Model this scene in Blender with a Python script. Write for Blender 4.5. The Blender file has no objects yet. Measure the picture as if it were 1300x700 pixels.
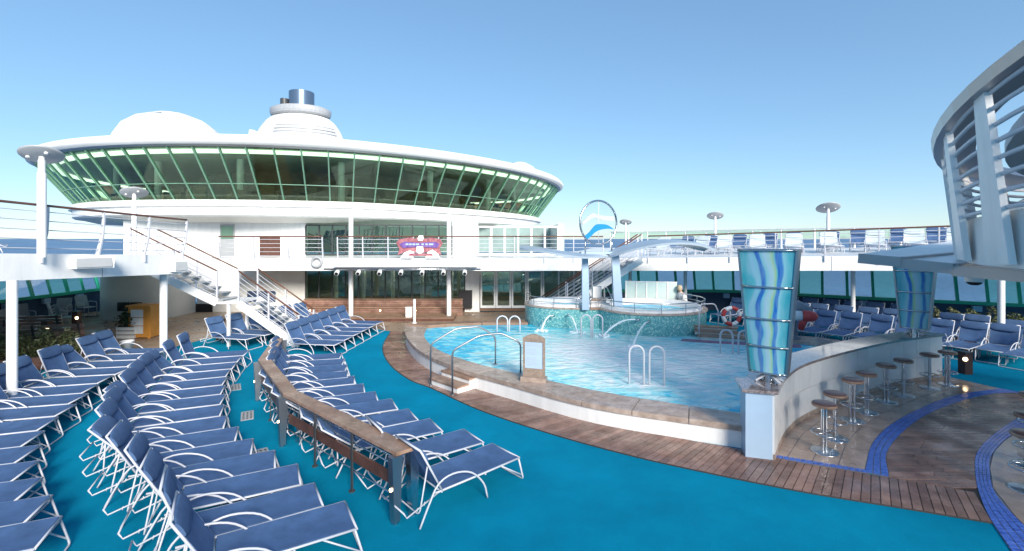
import bpy, math, random
from mathutils import Vector, Matrix
random.seed(7)
sc = bpy.context.scene
col = sc.collection
R = math.radians
PI = math.pi
EYE, FPX, HOR = 3.5, 600.0, 303.0

# ---------------------------------------------------------------- camera, sky, sun, exposure
cam_d = bpy.data.cameras.new('camera'); cam = bpy.data.objects.new('camera', cam_d); col.objects.link(cam)
cam.location = (0, 0, EYE); cam.rotation_euler = (R(90), 0, 0)
cam_d.sensor_width = 36; cam_d.sensor_fit = 'HORIZONTAL'; cam_d.lens = 36 * FPX / 1300
cam_d.shift_y = -(350 - HOR) / 1300
cam_d.clip_start = 0.05; cam_d.clip_end = 60000
sc.camera = cam
SUN_EL, SUN_AZ = R(24), R(158)            # azimuth clockwise from +Y: behind the viewer, to the right
w = bpy.data.worlds.new('World'); sc.world = w; w.use_nodes = True
nt = w.node_tree
sky = nt.nodes.new('ShaderNodeTexSky'); sky.sky_type = 'NISHITA'; sky.sun_disc = False
sky.sun_elevation = SUN_EL; sky.sun_rotation = SUN_AZ
sky.air_density = 1.0; sky.dust_density = 0.0; sky.ozone_density = 6.0
bg = nt.nodes['Background']; bg.inputs['Strength'].default_value = 0.15
gm = nt.nodes.new('ShaderNodeGamma'); gm.inputs['Gamma'].default_value = 0.60
hs = nt.nodes.new('ShaderNodeHueSaturation'); hs.inputs['Saturation'].default_value = 1.08
tn = nt.nodes.new('ShaderNodeMix'); tn.data_type = 'RGBA'; tn.blend_type = 'MULTIPLY'; tn.inputs['Factor'].default_value = 1.0
tn.inputs['B'].default_value = (0.87, 0.955, 1.0, 1)
nt.links.new(sky.outputs[0], gm.inputs['Color']); nt.links.new(gm.outputs[0], tn.inputs['A'])
nt.links.new(tn.outputs['Result'], hs.inputs['Color']); nt.links.new(hs.outputs[0], bg.inputs['Color'])
sun_d = bpy.data.lights.new('sun', 'SUN'); sun = bpy.data.objects.new('sun', sun_d); col.objects.link(sun)
sun_d.energy = 3.0; sun_d.angle = R(20); sun_d.color = (1.0, 0.93, 0.83)
sv = Vector((math.sin(SUN_AZ) * math.cos(SUN_EL), math.cos(SUN_AZ) * math.cos(SUN_EL), math.sin(SUN_EL)))
sun.rotation_euler = sv.to_track_quat('Z', 'Y').to_euler()
sc.view_settings.view_transform = 'Standard'; sc.view_settings.look = 'None'
sc.view_settings.exposure = 1.18; sc.view_settings.gamma = 1.0
sc.view_settings.use_curve_mapping = False
sc.cycles.use_denoising = True
sc.cycles.max_bounces = 8; sc.cycles.transparent_max_bounces = 12
sc.cycles.sample_clamp_indirect = 6

# ---------------------------------------------------------------- helpers
def G(px, py, z=0.0):
    d = FPX * (EYE - z) / (py - HOR)
    return Vector(((px - 650) * d / FPX, d, z))
def P(px, py, Y):
    return Vector(((px - 650) * Y / FPX, Y, EYE - (py - HOR) * Y / FPX))
def V(*a): return Vector(a)
def cat(pts, n, closed=False):
    """Catmull-Rom through pts, resampled to n points evenly by arc length"""
    p = [Vector(q).to_3d() if len(q) == 3 else Vector((q[0], q[1], 0)) for q in pts]
    m = len(p); out = []
    segs = m if closed else m - 1
    for i in range(segs):
        if closed: a, b, c, d = p[(i-1) % m], p[i], p[(i+1) % m], p[(i+2) % m]
        else:
            b, c = p[i], p[i+1]
            a = p[i-1] if i > 0 else b * 2 - c
            d = p[i+2] if i + 2 < m else c * 2 - b
        for k in range(16):
            t = k / 16
            out.append(0.5 * ((2*b) + (c-a)*t + (2*a-5*b+4*c-d)*t*t + (3*b-a-3*c+d)*t**3))
    out.append(p[0].copy() if closed else p[-1].copy())
    return resample(out, n)
def resample(out, n):
    L = [0.0]
    for i in range(1, len(out)): L.append(L[-1] + (out[i]-out[i-1]).length)
    res = []; j = 0
    for k in range(n):
        s = L[-1] * k / (n-1)
        while j < len(L) - 2 and L[j+1] < s: j += 1
        f = (s - L[j]) / max(1e-9, L[j+1] - L[j])
        res.append(out[j].lerp(out[j+1], min(1, f)))
    return res
def plen(pts): return sum((pts[i+1]-pts[i]).length for i in range(len(pts)-1))
def xat(curve, Y):
    """X of a plan curve at depth Y"""
    for a, b in zip(curve, curve[1:]):
        if (a.y - Y) * (b.y - Y) <= 0 and a.y != b.y:
            return a.x + (b.x-a.x) * (Y-a.y) / (b.y-a.y)
    return None

class MB:
    def __init__(s): s.v = []; s.f = []; s.sm = []
    def add(s, vs, fs, smooth=False):
        o = len(s.v); s.v += [tuple(q) for q in vs]
        for f in fs: s.f.append(tuple(i+o for i in f)); s.sm.append(smooth)
        return s
    def hexa(s, b, t):
        n = len(b)
        fs = [tuple(range(n-1, -1, -1)), tuple(range(n, 2*n))] + [(i, (i+1) % n, n+(i+1) % n, n+i) for i in range(n)]
        return s.add(list(b)+list(t), fs)
    def box(s, c, sz, rz=0.0, M=None):
        hx, hy, hz = sz[0]/2, sz[1]/2, sz[2]/2
        cs, sn = math.cos(rz), math.sin(rz)
        q = [(-hx,-hy),(hx,-hy),(hx,hy),(-hx,hy)]
        b = [Vector((c[0]+x*cs-y*sn, c[1]+x*sn+y*cs, c[2]-hz)) for x, y in q]
        t = [p + Vector((0,0,sz[2])) for p in b]
        if M: b = [M @ p for p in b]; t = [M @ p for p in t]
        return s.hexa(b, t)
    def prism(s, poly, z0, z1):
        return s.hexa([Vector((p[0],p[1],z0)) for p in poly], [Vector((p[0],p[1],z1)) for p in poly])
    def bar(s, a, b, w, h, up=(0,0,1)):
        a, b = Vector(a), Vector(b); d = (b-a).normalized(); up = Vector(up)
        sd = d.cross(up)
        if sd.length < 1e-4: sd = d.cross(Vector((1,0,0)))
        sd.normalize(); u = sd.cross(d).normalized()
        q = [(-w/2,-h/2),(w/2,-h/2),(w/2,h/2),(-w/2,h/2)]
        return s.hexa([a+sd*x+u*y for x, y in q][::-1], [b+sd*x+u*y for x, y in q][::-1])
    def tube(s, pts, r, n=6, closed=False):
        pts = [Vector(p) for p in pts]; m = len(pts)
        rs = r if isinstance(r, (list, tuple)) else [r]*m
        vs = []; nrm = None
        for i in range(m):
            if closed: t = (pts[(i+1) % m]-pts[i-1])
            else: t = pts[min(i+1, m-1)]-pts[max(i-1, 0)]
            t.normalize()
            if nrm is None:
                nrm = t.cross(Vector((0,0,1)))
                if nrm.length < 0.05: nrm = t.cross(Vector((1,0,0)))
            nrm = (nrm - t*nrm.dot(t)).normalized(); bn = t.cross(nrm)
            for k in range(n):
                a = 2*PI*k/n
                vs.append(pts[i]+(nrm*math.cos(a)+bn*math.sin(a))*rs[i])
        fs = []
        for i in range(m if closed else m-1):
            j = (i+1) % m
            for k in range(n):
                fs.append((i*n+k, i*n+(k+1) % n, j*n+(k+1) % n, j*n+k))
        s.add(vs, fs, True)
        if not closed:
            o = len(s.v)-len(vs)
            s.f += [tuple(o+k for k in range(n-1, -1, -1)), tuple(o+(m-1)*n+k for k in range(n))]; s.sm += [False, False]
        return s
    def loft(s, rows, smooth=True, flip=False, closed=False):
        n = len(rows[0]); vs = [p for r in rows for p in r]; fs = []
        for i in range(len(rows)-1):
            for k in range(n if closed else n-1):
                l = (k+1) % n
                q = (i*n+k, i*n+l, (i+1)*n+l, (i+1)*n+k)
                fs.append(q[::-1] if flip else q)
        return s.add(vs, fs, smooth)
    def lathe(s, prof, n=24, c=(0,0,0), smooth=True, sx=1.0, sy=1.0, a0=0.0, a1=2*PI):
        full = abs(a1-a0-2*PI) < 1e-6
        k = n if full else n+1
        rows = [[Vector((c[0]+r*sx*math.cos(a0+(a1-a0)*i/n), c[1]+r*sy*math.sin(a0+(a1-a0)*i/n), c[2]+z)) for i in range(k)] for r, z in prof]
        return s.loft(rows, smooth, closed=full)
    def disc(s, c, r, n=24, sx=1, sy=1):
        return s.add([Vector((c[0]+r*sx*math.cos(2*PI*i/n), c[1]+r*sy*math.sin(2*PI*i/n), c[2])) for i in range(n)], [tuple(range(n))])
    def cyl(s, c, r, h, n=16, r2=None):
        r2 = r if r2 is None else r2
        s.lathe([(r, 0), (r2, h)], n, c)
        s.add([Vector((c[0]+r*math.cos(2*PI*i/n), c[1]+r*math.sin(2*PI*i/n), c[2])) for i in range(n)], [tuple(range(n-1,-1,-1))])
        return s.disc((c[0],c[1],c[2]+h), r2, n)
    def solid_strip(s, A, B, z0, z1):
        """thick band between two plan polylines"""
        a0 = [Vector((p.x,p.y,z0)) for p in A]; a1 = [Vector((p.x,p.y,z1)) for p in A]
        b0 = [Vector((p.x,p.y,z0)) for p in B]; b1 = [Vector((p.x,p.y,z1)) for p in B]
        s.loft([a1, b1], False); s.loft([a0, a1], False); s.loft([b1, b0], False); s.loft([b0, a0], False)
        s.add([a0[0], a1[0], b1[0], b0[0]], [(0,1,2,3)]); s.add([a0[-1], b0[-1], b1[-1], a1[-1]], [(0,1,2,3)])
        return s
    def mesh(s, name):
        me = bpy.data.meshes.new(name); me.from_pydata(s.v, [], s.f)
        me.polygons.foreach_set('use_smooth', s.sm); me.update()
        return me

def obj(name, mb, m, parent=None, world=True):
    me = mb.mesh(name) if isinstance(mb, MB) else mb
    o = bpy.data.objects.new(name, me); col.objects.link(o)
    if m and not me.materials: me.materials.append(m)
    if parent:
        o.parent = parent
        if world:
            base = parent.location.copy(); pp = parent.parent
            while pp: base += pp.location; pp = pp.parent
            o.location = -base
    return o
def tag(o, label, cat_, group=None):
    o['label'] = label; o['category'] = cat_
    if group: o['group'] = group
    return o
def thing(name, label, cat_, loc=(0,0,0), rz=0.0, group=None):
    o = bpy.data.objects.new(name, None); col.objects.link(o); o.empty_display_size = 0.1
    o.location = loc; o.rotation_euler = (0, 0, rz)
    return tag(o, label, cat_, group)
def struct(name, mb, m):
    o = obj(name, mb, m); o['kind'] = 'structure'; return o
def dup(root, loc, rz=0.0, label=None, group=None, scale=None):
    r = root.copy(); col.objects.link(r); r.location = loc; r.rotation_euler = (0, 0, rz)
    if label: r['label'] = label
    if group: r['group'] = group
    if scale: r.scale = (scale,)*3
    for ch in root.children:
        c = ch.copy(); col.objects.link(c); c.parent = r
        for g in ch.children:
            d = g.copy(); col.objects.link(d); d.parent = c
    return r

# ---------------------------------------------------------------- materials
def mat(name, c, rough=0.5, metal=0.0, var=0.0, vs=3.0, bump=0.0, bs=40.0, spec=0.5, c2=None, coat=0.0, rvar=0.0, stretch=None):
    m = bpy.data.materials.new(name); m.use_nodes = True
    t = m.node_tree; n = t.nodes; l = t.links; b = n['Principled BSDF']
    b.inputs['Base Color'].default_value = (*c, 1); b.inputs['Roughness'].default_value = rough
    b.inputs['Metallic'].default_value = metal; b.inputs['Specular IOR Level'].default_value = spec
    if coat: b.inputs['Coat Weight'].default_value = coat; b.inputs['Coat Roughness'].default_value = 0.08
    pos = None
    if var or bump or rvar:
        g = n.new('ShaderNodeNewGeometry'); pos = g.outputs['Position']
        if stretch:
            mp = n.new('ShaderNodeMapping'); mp.inputs['Scale'].default_value = stretch
            l.new(pos, mp.inputs['Vector']); pos = mp.outputs[0]
    if var:
        x = n.new('ShaderNodeTexNoise'); x.inputs['Scale'].default_value = vs; x.inputs['Detail'].default_value = 6
        x.inputs['Roughness'].default_value = 0.65
        l.new(pos, x.inputs['Vector'])
        r = n.new('ShaderNodeValToRGB'); r.color_ramp.elements[0].position = 0.3; r.color_ramp.elements[1].position = 0.7
        lo = tuple(q*(1-var) for q in c); hi = c2 if c2 else tuple(min(1, q*(1+var)) for q in c)
        r.color_ramp.elements[0].color = (*lo, 1); r.color_ramp.elements[1].color = (*hi, 1)
        l.new(x.outputs['Fac'], r.inputs['Fac']); l.new(r.outputs['Color'], b.inputs['Base Color'])
    if rvar:
        x = n.new('ShaderNodeTexNoise'); x.inputs['Scale'].default_value = 1.3; x.inputs['Detail'].default_value = 5
        l.new(pos, x.inputs['Vector'])
        q = n.new('ShaderNodeMapRange'); q.inputs['From Min'].default_value = 0.35; q.inputs['From Max'].default_value = 0.62
        q.inputs['To Min'].default_value = max(0.03, rough-rvar); q.inputs['To Max'].default_value = min(1, rough+rvar)
        l.new(x.outputs['Fac'], q.inputs['Value']); l.new(q.outputs[0], b.inputs['Roughness'])
    if bump:
        x = n.new('ShaderNodeTexNoise'); x.inputs['Scale'].default_value = bs; x.inputs['Detail'].default_value = 4
        l.new(pos, x.inputs['Vector'])
        u = n.new('ShaderNodeBump'); u.inputs['Strength'].default_value = bump; u.inputs['Distance'].default_value = 0.01
        l.new(x.outputs['Fac'], u.inputs['Height']); l.new(u.outputs[0], b.inputs['Normal'])
    return m
def per_object(m, amount=0.25):
    """each plank or tile a little lighter or darker than its neighbour"""
    t = m.node_tree; n = t.nodes; l = t.links; b = n['Principled BSDF']
    oi = n.new('ShaderNodeObjectInfo'); mr = n.new('ShaderNodeMapRange')
    mr.inputs['To Min'].default_value = 1-amount; mr.inputs['To Max'].default_value = 1+amount
    l.new(oi.outputs['Random'], mr.inputs['Value'])
    mx = n.new('ShaderNodeMix'); mx.data_type = 'RGBA'; mx.blend_type = 'MULTIPLY'; mx.inputs['Factor'].default_value = 1
    src = b.inputs['Base Color'].links[0].from_socket if b.inputs['Base Color'].links else None
    if src: l.new(src, mx.inputs['A'])
    else: mx.inputs['A'].default_value = b.inputs['Base Color'].default_value
    l.new(mr.outputs[0], mx.inputs['B']); l.new(mx.outputs['Result'], b.inputs['Base Color'])
    return m
def glass(name, tint, refl=(1,1,1), rough=0.0, ior=1.5, minr=0.0):
    m = bpy.data.materials.new(name); m.use_nodes = True
    t = m.node_tree; n = t.nodes; l = t.links; n.remove(n['Principled BSDF'])
    tr = n.new('ShaderNodeBsdfTransparent'); tr.inputs[0].default_value = (*tint, 1)
    gl = n.new('ShaderNodeBsdfGlossy'); gl.inputs['Roughness'].default_value = rough; gl.inputs[0].default_value = (*refl, 1)
    fr = n.new('ShaderNodeFresnel'); fr.inputs['IOR'].default_value = ior
    ad = n.new('ShaderNodeMath'); ad.operation = 'ADD'; ad.use_clamp = True; ad.inputs[1].default_value = minr
    mx = n.new('ShaderNodeMixShader')
    l.new(fr.outputs[0], ad.inputs[0]); l.new(ad.outputs[0], mx.inputs[0]); l.new(tr.outputs[0], mx.inputs[1]); l.new(gl.outputs[0], mx.inputs[2])
    l.new(mx.outputs[0], n['Material Output'].inputs['Surface'])
    return m
def emit(name, c, s):
    m = bpy.data.materials.new(name); m.use_nodes = True
    b = m.node_tree.nodes['Principled BSDF']; b.inputs['Base Color'].default_value = (*c, 1)
    b.inputs['Emission Color'].default_value = (*c, 1); b.inputs['Emission Strength'].default_value = s
    return m

M = {}
M['white'] = mat('white_paint', (0.80, 0.80, 0.79), 0.38, var=0.09, vs=1.6, bump=0.06, bs=3, stretch=(2.2, 2.2, 0.35))
M['white_roof'] = mat('white_roof', (0.78, 0.78, 0.77), 0.55, var=0.05, vs=0.7)
M['cream'] = mat('cream_wall', (0.72, 0.71, 0.67), 0.5, var=0.05, vs=1.5)
M['palegrey'] = mat('pale_grey', (0.36, 0.375, 0.39), 0.4, var=0.06)
M['bluewhite'] = mat('blue_white_enamel', (0.38, 0.50, 0.64), 0.25, var=0.04, vs=2)
M['tube_white'] = mat('white_tube', (0.56, 0.57, 0.62), 0.35)
M['navy'] = mat('navy_sling', (0.066, 0.132, 0.270), 0.72, var=0.2, vs=5, bump=0.35, bs=130, spec=0.3)
M['navy_pad'] = mat('navy_headrest', (0.066, 0.126, 0.248), 0.72, var=0.16, vs=6, bump=0.3, bs=90, spec=0.3)
M['pale_sling'] = mat('pale_sling', (0.55, 0.63, 0.66), 0.7, var=0.1, vs=5)
M['carpet'] = mat('teal_carpet', (0.002, 0.240, 0.392), 0.95, var=0.17, vs=0.8, bump=1.0, bs=120, spec=0.04)
M['steel'] = mat('brushed_steel', (0.55, 0.57, 0.60), 0.22, 1.0, rvar=0.08)
M['steel_dull'] = mat('dull_steel', (0.38, 0.40, 0.43), 0.38, 1.0)
M['dark'] = mat('dark_metal', (0.05, 0.055, 0.06), 0.45)
M['black'] = mat('black', (0.012, 0.012, 0.014), 0.5)
M['wood_rail'] = mat('dark_handrail_wood', (0.13, 0.055, 0.035), 0.35, var=0.2, vs=8)
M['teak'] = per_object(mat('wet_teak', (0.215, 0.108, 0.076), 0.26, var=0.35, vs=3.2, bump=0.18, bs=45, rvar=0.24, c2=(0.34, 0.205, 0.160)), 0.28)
M['teak_base'] = mat('teak_caulk', (0.035, 0.026, 0.022), 0.6)
M['teak_dry'] = per_object(mat('dry_teak', (0.25, 0.155, 0.105), 0.5, var=0.25, vs=2.2, bump=0.2, bs=40, rvar=0.25), 0.15)  # plain dry teak of the bench, stage and back rim
M['terrace'] = mat('terrace_wood', (0.34, 0.245, 0.175), 0.45, var=0.3, vs=1.3, bump=0.2, bs=30, rvar=0.3)
M['coping'] = per_object(mat('coping_wood', (0.37, 0.27, 0.215), 0.34, var=0.3, vs=5, bump=0.3, bs=50, rvar=0.22, c2=(0.52, 0.42, 0.36)), 0.12)
M['capwood'] = mat('cap_wood', (0.29, 0.165, 0.105), 0.33, var=0.35, vs=4, bump=0.2, bs=60, rvar=0.18, c2=(0.43, 0.28, 0.20))
M['boardwood'] = mat('board_wood', (0.105, 0.048, 0.034), 0.35, var=0.35, vs=6, bump=0.15)
M['signwood'] = mat('sign_wood', (0.26, 0.20, 0.16), 0.6, var=0.3, vs=12)
M['orange'] = mat('orange_wood', (0.62, 0.27, 0.05), 0.45, var=0.15, vs=3)
M['granite'] = mat('dark_counter', (0.16, 0.12, 0.12), 0.12, var=0.5, vs=26, coat=0.6, rvar=0.06, c2=(0.40, 0.33, 0.32))
M['seat_top'] = mat('stool_seat', (0.13, 0.065, 0.05), 0.3, var=0.3, vs=30)
M['bartile'] = per_object(mat('bar_wall_tile', (0.74, 0.75, 0.76), 0.14, var=0.05, vs=2, rvar=0.06), 0.04)
M['floortile'] = per_object(mat('floor_tile', (0.38, 0.265, 0.205), 0.18, var=0.28, vs=2.6, bump=0.05, bs=20, rvar=0.15, c2=(0.50, 0.38, 0.31)), 0.09)
M['bluemosaic'] = mat('blue_mosaic', (0.03, 0.10, 0.52), 0.22, var=0.3, vs=18, rvar=0.1, c2=(0.10, 0.22, 0.72))
M['grout'] = mat('grout', (0.20, 0.20, 0.24), 0.6)
M['green'] = mat('green_frame', (0.03, 0.44, 0.26), 0.35, var=0.1)
M['greenpale'] = mat('mullion_green', (0.15, 0.29, 0.21), 0.3, var=0.08)
M['seat_wall'] = mat('navy_bulkhead', (0.035, 0.06, 0.12), 0.55, var=0.15)
M['leaf'] = mat('leaf', (0.075, 0.105, 0.035), 0.5, var=0.5, vs=9, c2=(0.16, 0.17, 0.07))
M['leafdark'] = mat('leaf_dark', (0.03, 0.065, 0.022), 0.5, var=0.5, vs=9)
M['soil'] = mat('soil', (0.05, 0.035, 0.025), 0.9)
M['red'] = mat('red_plastic', (0.50, 0.05, 0.045), 0.4, var=0.1)
M['cover'] = mat('grey_cover', (0.16, 0.20, 0.24), 0.75, var=0.25, vs=9, bump=0.5, bs=12)
M['lamp'] = emit('lamp_glow', (1.0, 0.72, 0.42), 4.0)
M['darkbrown'] = mat('lamp_housing', (0.06, 0.028, 0.022), 0.45)
M['glass_dark'] = glass('green_tinted_glass', (0.74, 0.92, 0.76), (0.70, 0.95, 0.78), 0.0, 1.52, 0.04)
M['glass_facade'] = glass('facade_glass', (0.56, 0.76, 0.64), (0.75, 0.98, 0.86), 0.0, 1.55, 0.14)
M['glass_green'] = glass('green_window_glass', (0.48, 0.86, 0.70), (0.9, 1, 0.95), 0.0, 1.5, 0.02)
M['glass_clear'] = glass('clear_window_glass', (0.80, 0.90, 0.92), (1, 1, 1), 0.0, 1.5, 0.02)
M['glass_screen'] = glass('screen_glass', (0.66, 0.86, 0.80), (1, 1, 1), 0.05, 1.5, 0.12)
def frosted():
    m = mat('frosted_screen', (0.70, 0.84, 0.80), 0.25, var=0.06, vs=2); m.node_tree.nodes['Principled BSDF'].inputs['Alpha'].default_value = 0.72; return m
M['frosted'] = frosted()
M['tan'] = mat('tan_upholstery', (0.32, 0.21, 0.13), 0.8, var=0.15)
M['corewood'] = mat('lounge_core_wood', (0.42, 0.24, 0.15), 0.5, var=0.3, vs=1.5)
M['skin'] = mat('skin', (0.50, 0.30, 0.22), 0.55)
M['hair'] = mat('fair_hair', (0.45, 0.36, 0.24), 0.7, var=0.2, vs=30)
M['shirt'] = mat('white_shirt', (0.75, 0.75, 0.76), 0.8, var=0.06, vs=8)

def sea_mat():
    m = mat('sea_water', (0.11, 0.20, 0.33), 0.40, var=0.25, vs=0.004, spec=0.14)
    t = m.node_tree; n = t.nodes; l = t.links; b = n['Principled BSDF']
    g = n.new('ShaderNodeNewGeometry'); x = n.new('ShaderNodeTexNoise'); x.inputs['Scale'].default_value = 0.16; x.inputs['Detail'].default_value = 8
    x.inputs['Roughness'].default_value = 0.65
    u = n.new('ShaderNodeBump'); u.inputs['Strength'].default_value = 0.9; u.inputs['Distance'].default_value = 2.0
    l.new(g.outputs['Position'], x.inputs['Vector']); l.new(x.outputs['Fac'], u.inputs['Height']); l.new(u.outputs[0], b.inputs['Normal'])
    return m
M['sea'] = sea_mat()

def pool_mat():
    m = bpy.data.materials.new('pool_water'); m.use_nodes = True
    t = m.node_tree; n = t.nodes; l = t.links; b = n['Principled BSDF']
    g = n.new('ShaderNodeNewGeometry')
    mp = n.new('ShaderNodeMapping'); mp.inputs['Scale'].default_value = (0.55, 1.0, 1.0); mp.inputs['Rotation'].default_value = (0, 0, R(12))
    l.new(g.outputs['Position'], mp.inputs['Vector'])
    a = n.new('ShaderNodeTexNoise'); a.inputs['Scale'].default_value = 2.6; a.inputs['Detail'].default_value = 8; a.inputs['Roughness'].default_value = 0.66; a.inputs['Distortion'].default_value = 1.1
    l.new(mp.outputs[0], a.inputs['Vector'])
    big = n.new('ShaderNodeTexNoise'); big.inputs['Scale'].default_value = 0.42; big.inputs['Detail'].default_value = 3
    l.new(g.outputs['Position'], big.inputs['Vector'])
    # churned water is thick with air bubbles in the middle of the pool, clear along the front rim
    cen = n.new('ShaderNodeVectorMath'); cen.operation = 'DISTANCE'; cen.inputs[1].default_value = (3.2, 12.8, 0.33)
    l.new(g.outputs['Position'], cen.inputs[0])
    cm = n.new('ShaderNodeMapRange'); cm.inputs['From Min'].default_value = 1.6; cm.inputs['From Max'].default_value = 5.0
    cm.inputs['To Min'].default_value = 0.24; cm.inputs['To Max'].default_value = -0.09
    l.new(cen.outputs['Value'], cm.inputs['Value'])
    s1 = n.new('ShaderNodeMath'); s1.operation = 'MULTIPLY_ADD'; s1.inputs[1].default_value = 0.45
    l.new(big.outputs['Fac'], s1.inputs[0]); l.new(a.outputs['Fac'], s1.inputs[2])
    s2 = n.new('ShaderNodeMath'); s2.operation = 'ADD'; l.new(s1.outputs[0], s2.inputs[0]); l.new(cm.outputs[0], s2.inputs[1])
    r = n.new('ShaderNodeValToRGB'); cr = r.color_ramp
    cr.elements[0].position = 0.48; cr.elements[0].color = (0.0, 0.45, 0.78, 1)
    cr.elements[1].position = 0.99; cr.elements[1].color = (0.93, 0.97, 0.97, 1)
    e = cr.elements.new(0.64); e.color = (0.04, 0.62, 0.86, 1)
    e = cr.elements.new(0.74); e.color = (0.34, 0.82, 0.88, 1)
    e = cr.elements.new(0.86); e.color = (0.60, 0.90, 0.90, 1)
    l.new(s2.outputs[0], r.inputs['Fac']); l.new(r.outputs['Color'], b.inputs['Base Color'])
    b.inputs['Roughness'].default_value = 0.14; b.inputs['IOR'].default_value = 1.33; b.inputs['Specular IOR Level'].default_value = 0.35
    h = n.new('ShaderNodeTexNoise'); h.inputs['Scale'].default_value = 5.0; h.inputs['Detail'].default_value = 6; h.inputs['Distortion'].default_value = 0.6
    l.new(mp.outputs[0], h.inputs['Vector'])
    u = n.new('ShaderNodeBump'); u.inputs['Strength'].default_value = 0.75; u.inputs['Distance'].default_value = 0.09
    l.new(h.outputs['Fac'], u.inputs['Height']); l.new(u.outputs[0], b.inputs['Normal'])
    return m
M['pool'] = pool_mat()
M['jet'] = mat('falling_water', (0.78, 0.88, 0.92), 0.15, bump=0.5, bs=18)

def mosaic_mat():
    m = bpy.data.materials.new('turquoise_mosaic'); m.use_nodes = True
    t = m.node_tree; n = t.nodes; l = t.links; b = n['Principled BSDF']
    g = n.new('ShaderNodeNewGeometry')
    v = n.new('ShaderNodeTexVoronoi'); v.inputs['Scale'].default_value = 26
    l.new(g.outputs['Position'], v.inputs['Vector'])
    r = n.new('ShaderNodeValToRGB'); r.color_ramp.interpolation = 'CONSTANT'
    cs = [(0.0, (0.10, 0.34, 0.36)), (0.3, (0.15, 0.41, 0.42)), (0.55, (0.22, 0.48, 0.47)), (0.75, (0.09, 0.30, 0.36)), (0.88, (0.38, 0.60, 0.55))]
    r.color_ramp.elements[0].color = (*cs[0][1], 1); r.color_ramp.elements[1].position = cs[1][0]; r.color_ramp.elements[1].color = (*cs[1][1], 1)
    for p, c in cs[2:]:
        e = r.color_ramp.elements.new(p); e.color = (*c, 1)
    sp = n.new('ShaderNodeSeparateColor'); l.new(v.outputs['Color'], sp.inputs[0]); l.new(sp.outputs[0], r.inputs['Fac'])
    l.new(r.outputs['Color'], b.inputs['Base Color']); b.inputs['Roughness'].default_value = 0.25
    return m
M['mosaic'] = mosaic_mat()

def art_mat(shift, flip=1.0):
    m = bpy.data.materials.new('painted_wave_glass'); m.use_nodes = True
    t = m.node_tree; n = t.nodes; l = t.links; b = n['Principled BSDF']
    tc = n.new('ShaderNodeTexCoord'); sx = n.new('ShaderNodeSeparateXYZ'); l.new(tc.outputs['Object'], sx.inputs[0])
    nz = n.new('ShaderNodeTexNoise'); nz.inputs['Scale'].default_value = 1.0; nz.inputs['Detail'].default_value = 2
    mp = n.new('ShaderNodeMapping'); mp.inputs['Scale'].default_value = (1.3, 0.3, 0.85); mp.inputs['Location'].default_value = (shift, 0, shift)
    l.new(tc.outputs['Object'], mp.inputs['Vector']); l.new(mp.outputs[0], nz.inputs['Vector'])
    # x / (half width that grows with height) + wobble
    hw = n.new('ShaderNodeMath'); hw.operation = 'MULTIPLY_ADD'; hw.inputs[1].default_value = 0.115; hw.inputs[2].default_value = 0.55
    l.new(sx.outputs['Z'], hw.inputs[0])
    dv = n.new('ShaderNodeMath'); dv.operation = 'DIVIDE'; l.new(sx.outputs['X'], dv.inputs[0]); l.new(hw.outputs[0], dv.inputs[1])
    wb = n.new('ShaderNodeMath'); wb.operation = 'MULTIPLY_ADD'; wb.inputs[1].default_value = 0.85; l.new(nz.outputs['Fac'], wb.inputs[0])
    l.new(dv.outputs[0], wb.inputs[2])
    of = n.new('ShaderNodeMath'); of.operation = 'MULTIPLY_ADD'; of.inputs[1].default_value = flip; of.inputs[2].default_value = 0.5-0.425*flip; l.new(wb.outputs[0], of.inputs[0])
    r = n.new('ShaderNodeValToRGB'); cr = r.color_ramp
    stops = [(0.0, (0.02, 0.36, 0.44)), (0.10, (0.05, 0.45, 0.52)), (0.17, (0.30, 0.56, 0.70)), (0.25, (0.22, 0.55, 0.66)), (0.285, (0.008, 0.10, 0.46)), (0.355, (0.01, 0.16, 0.56)),
             (0.385, (0.20, 0.55, 0.62)), (0.48, (0.42, 0.62, 0.74)), (0.555, (0.40, 0.66, 0.60)), (0.585, (0.42, 0.60, 0.22)), (0.625, (0.12, 0.50, 0.52)), (0.65, (0.008, 0.12, 0.52)), (0.725, (0.01, 0.18, 0.58)),
             (0.76, (0.30, 0.62, 0.70)), (0.87, (0.06, 0.46, 0.55)), (1.0, (0.02, 0.33, 0.42))]
    cr.elements[0].position = 0; cr.elements[0].color = (*stops[0][1], 1); cr.elements[1].position = 1; cr.elements[1].color = (*stops[-1][1], 1)
    for p, c in stops[1:-1]:
        e = cr.elements.new(p); e.color = (*c, 1)
    l.new(of.outputs[0], r.inputs['Fac'])
    st = n.new('ShaderNodeTexNoise'); st.inputs['Scale'].default_value = 9; st.inputs['Detail'].default_value = 5
    m2 = n.new('ShaderNodeMapping'); m2.inputs['Scale'].default_value = (1.6, 1, 0.35); l.new(tc.outputs['Object'], m2.inputs['Vector']); l.new(m2.outputs[0], st.inputs['Vector'])
    mr = n.new('ShaderNodeMapRange'); mr.inputs['From Min'].default_value = 0.3; mr.inputs['From Max'].default_value = 0.75; mr.inputs['To Min'].default_value = 0.0; mr.inputs['To Max'].default_value = 0.5
    l.new(st.outputs['Fac'], mr.inputs['Value'])
    mx = n.new('ShaderNodeMix'); mx.data_type = 'RGBA'; mx.inputs['B'].default_value = (0.34, 0.56, 0.60, 1)
    l.new(mr.outputs[0], mx.inputs['Factor']); l.new(r.outputs['Color'], mx.inputs['A']); l.new(mx.outputs['Result'], b.inputs['Base Color'])
    b.inputs['Roughness'].default_value = 0.16
    return m
M['art1'] = art_mat(0.0); M['art2'] = art_mat(3.7, -0.85)
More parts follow.
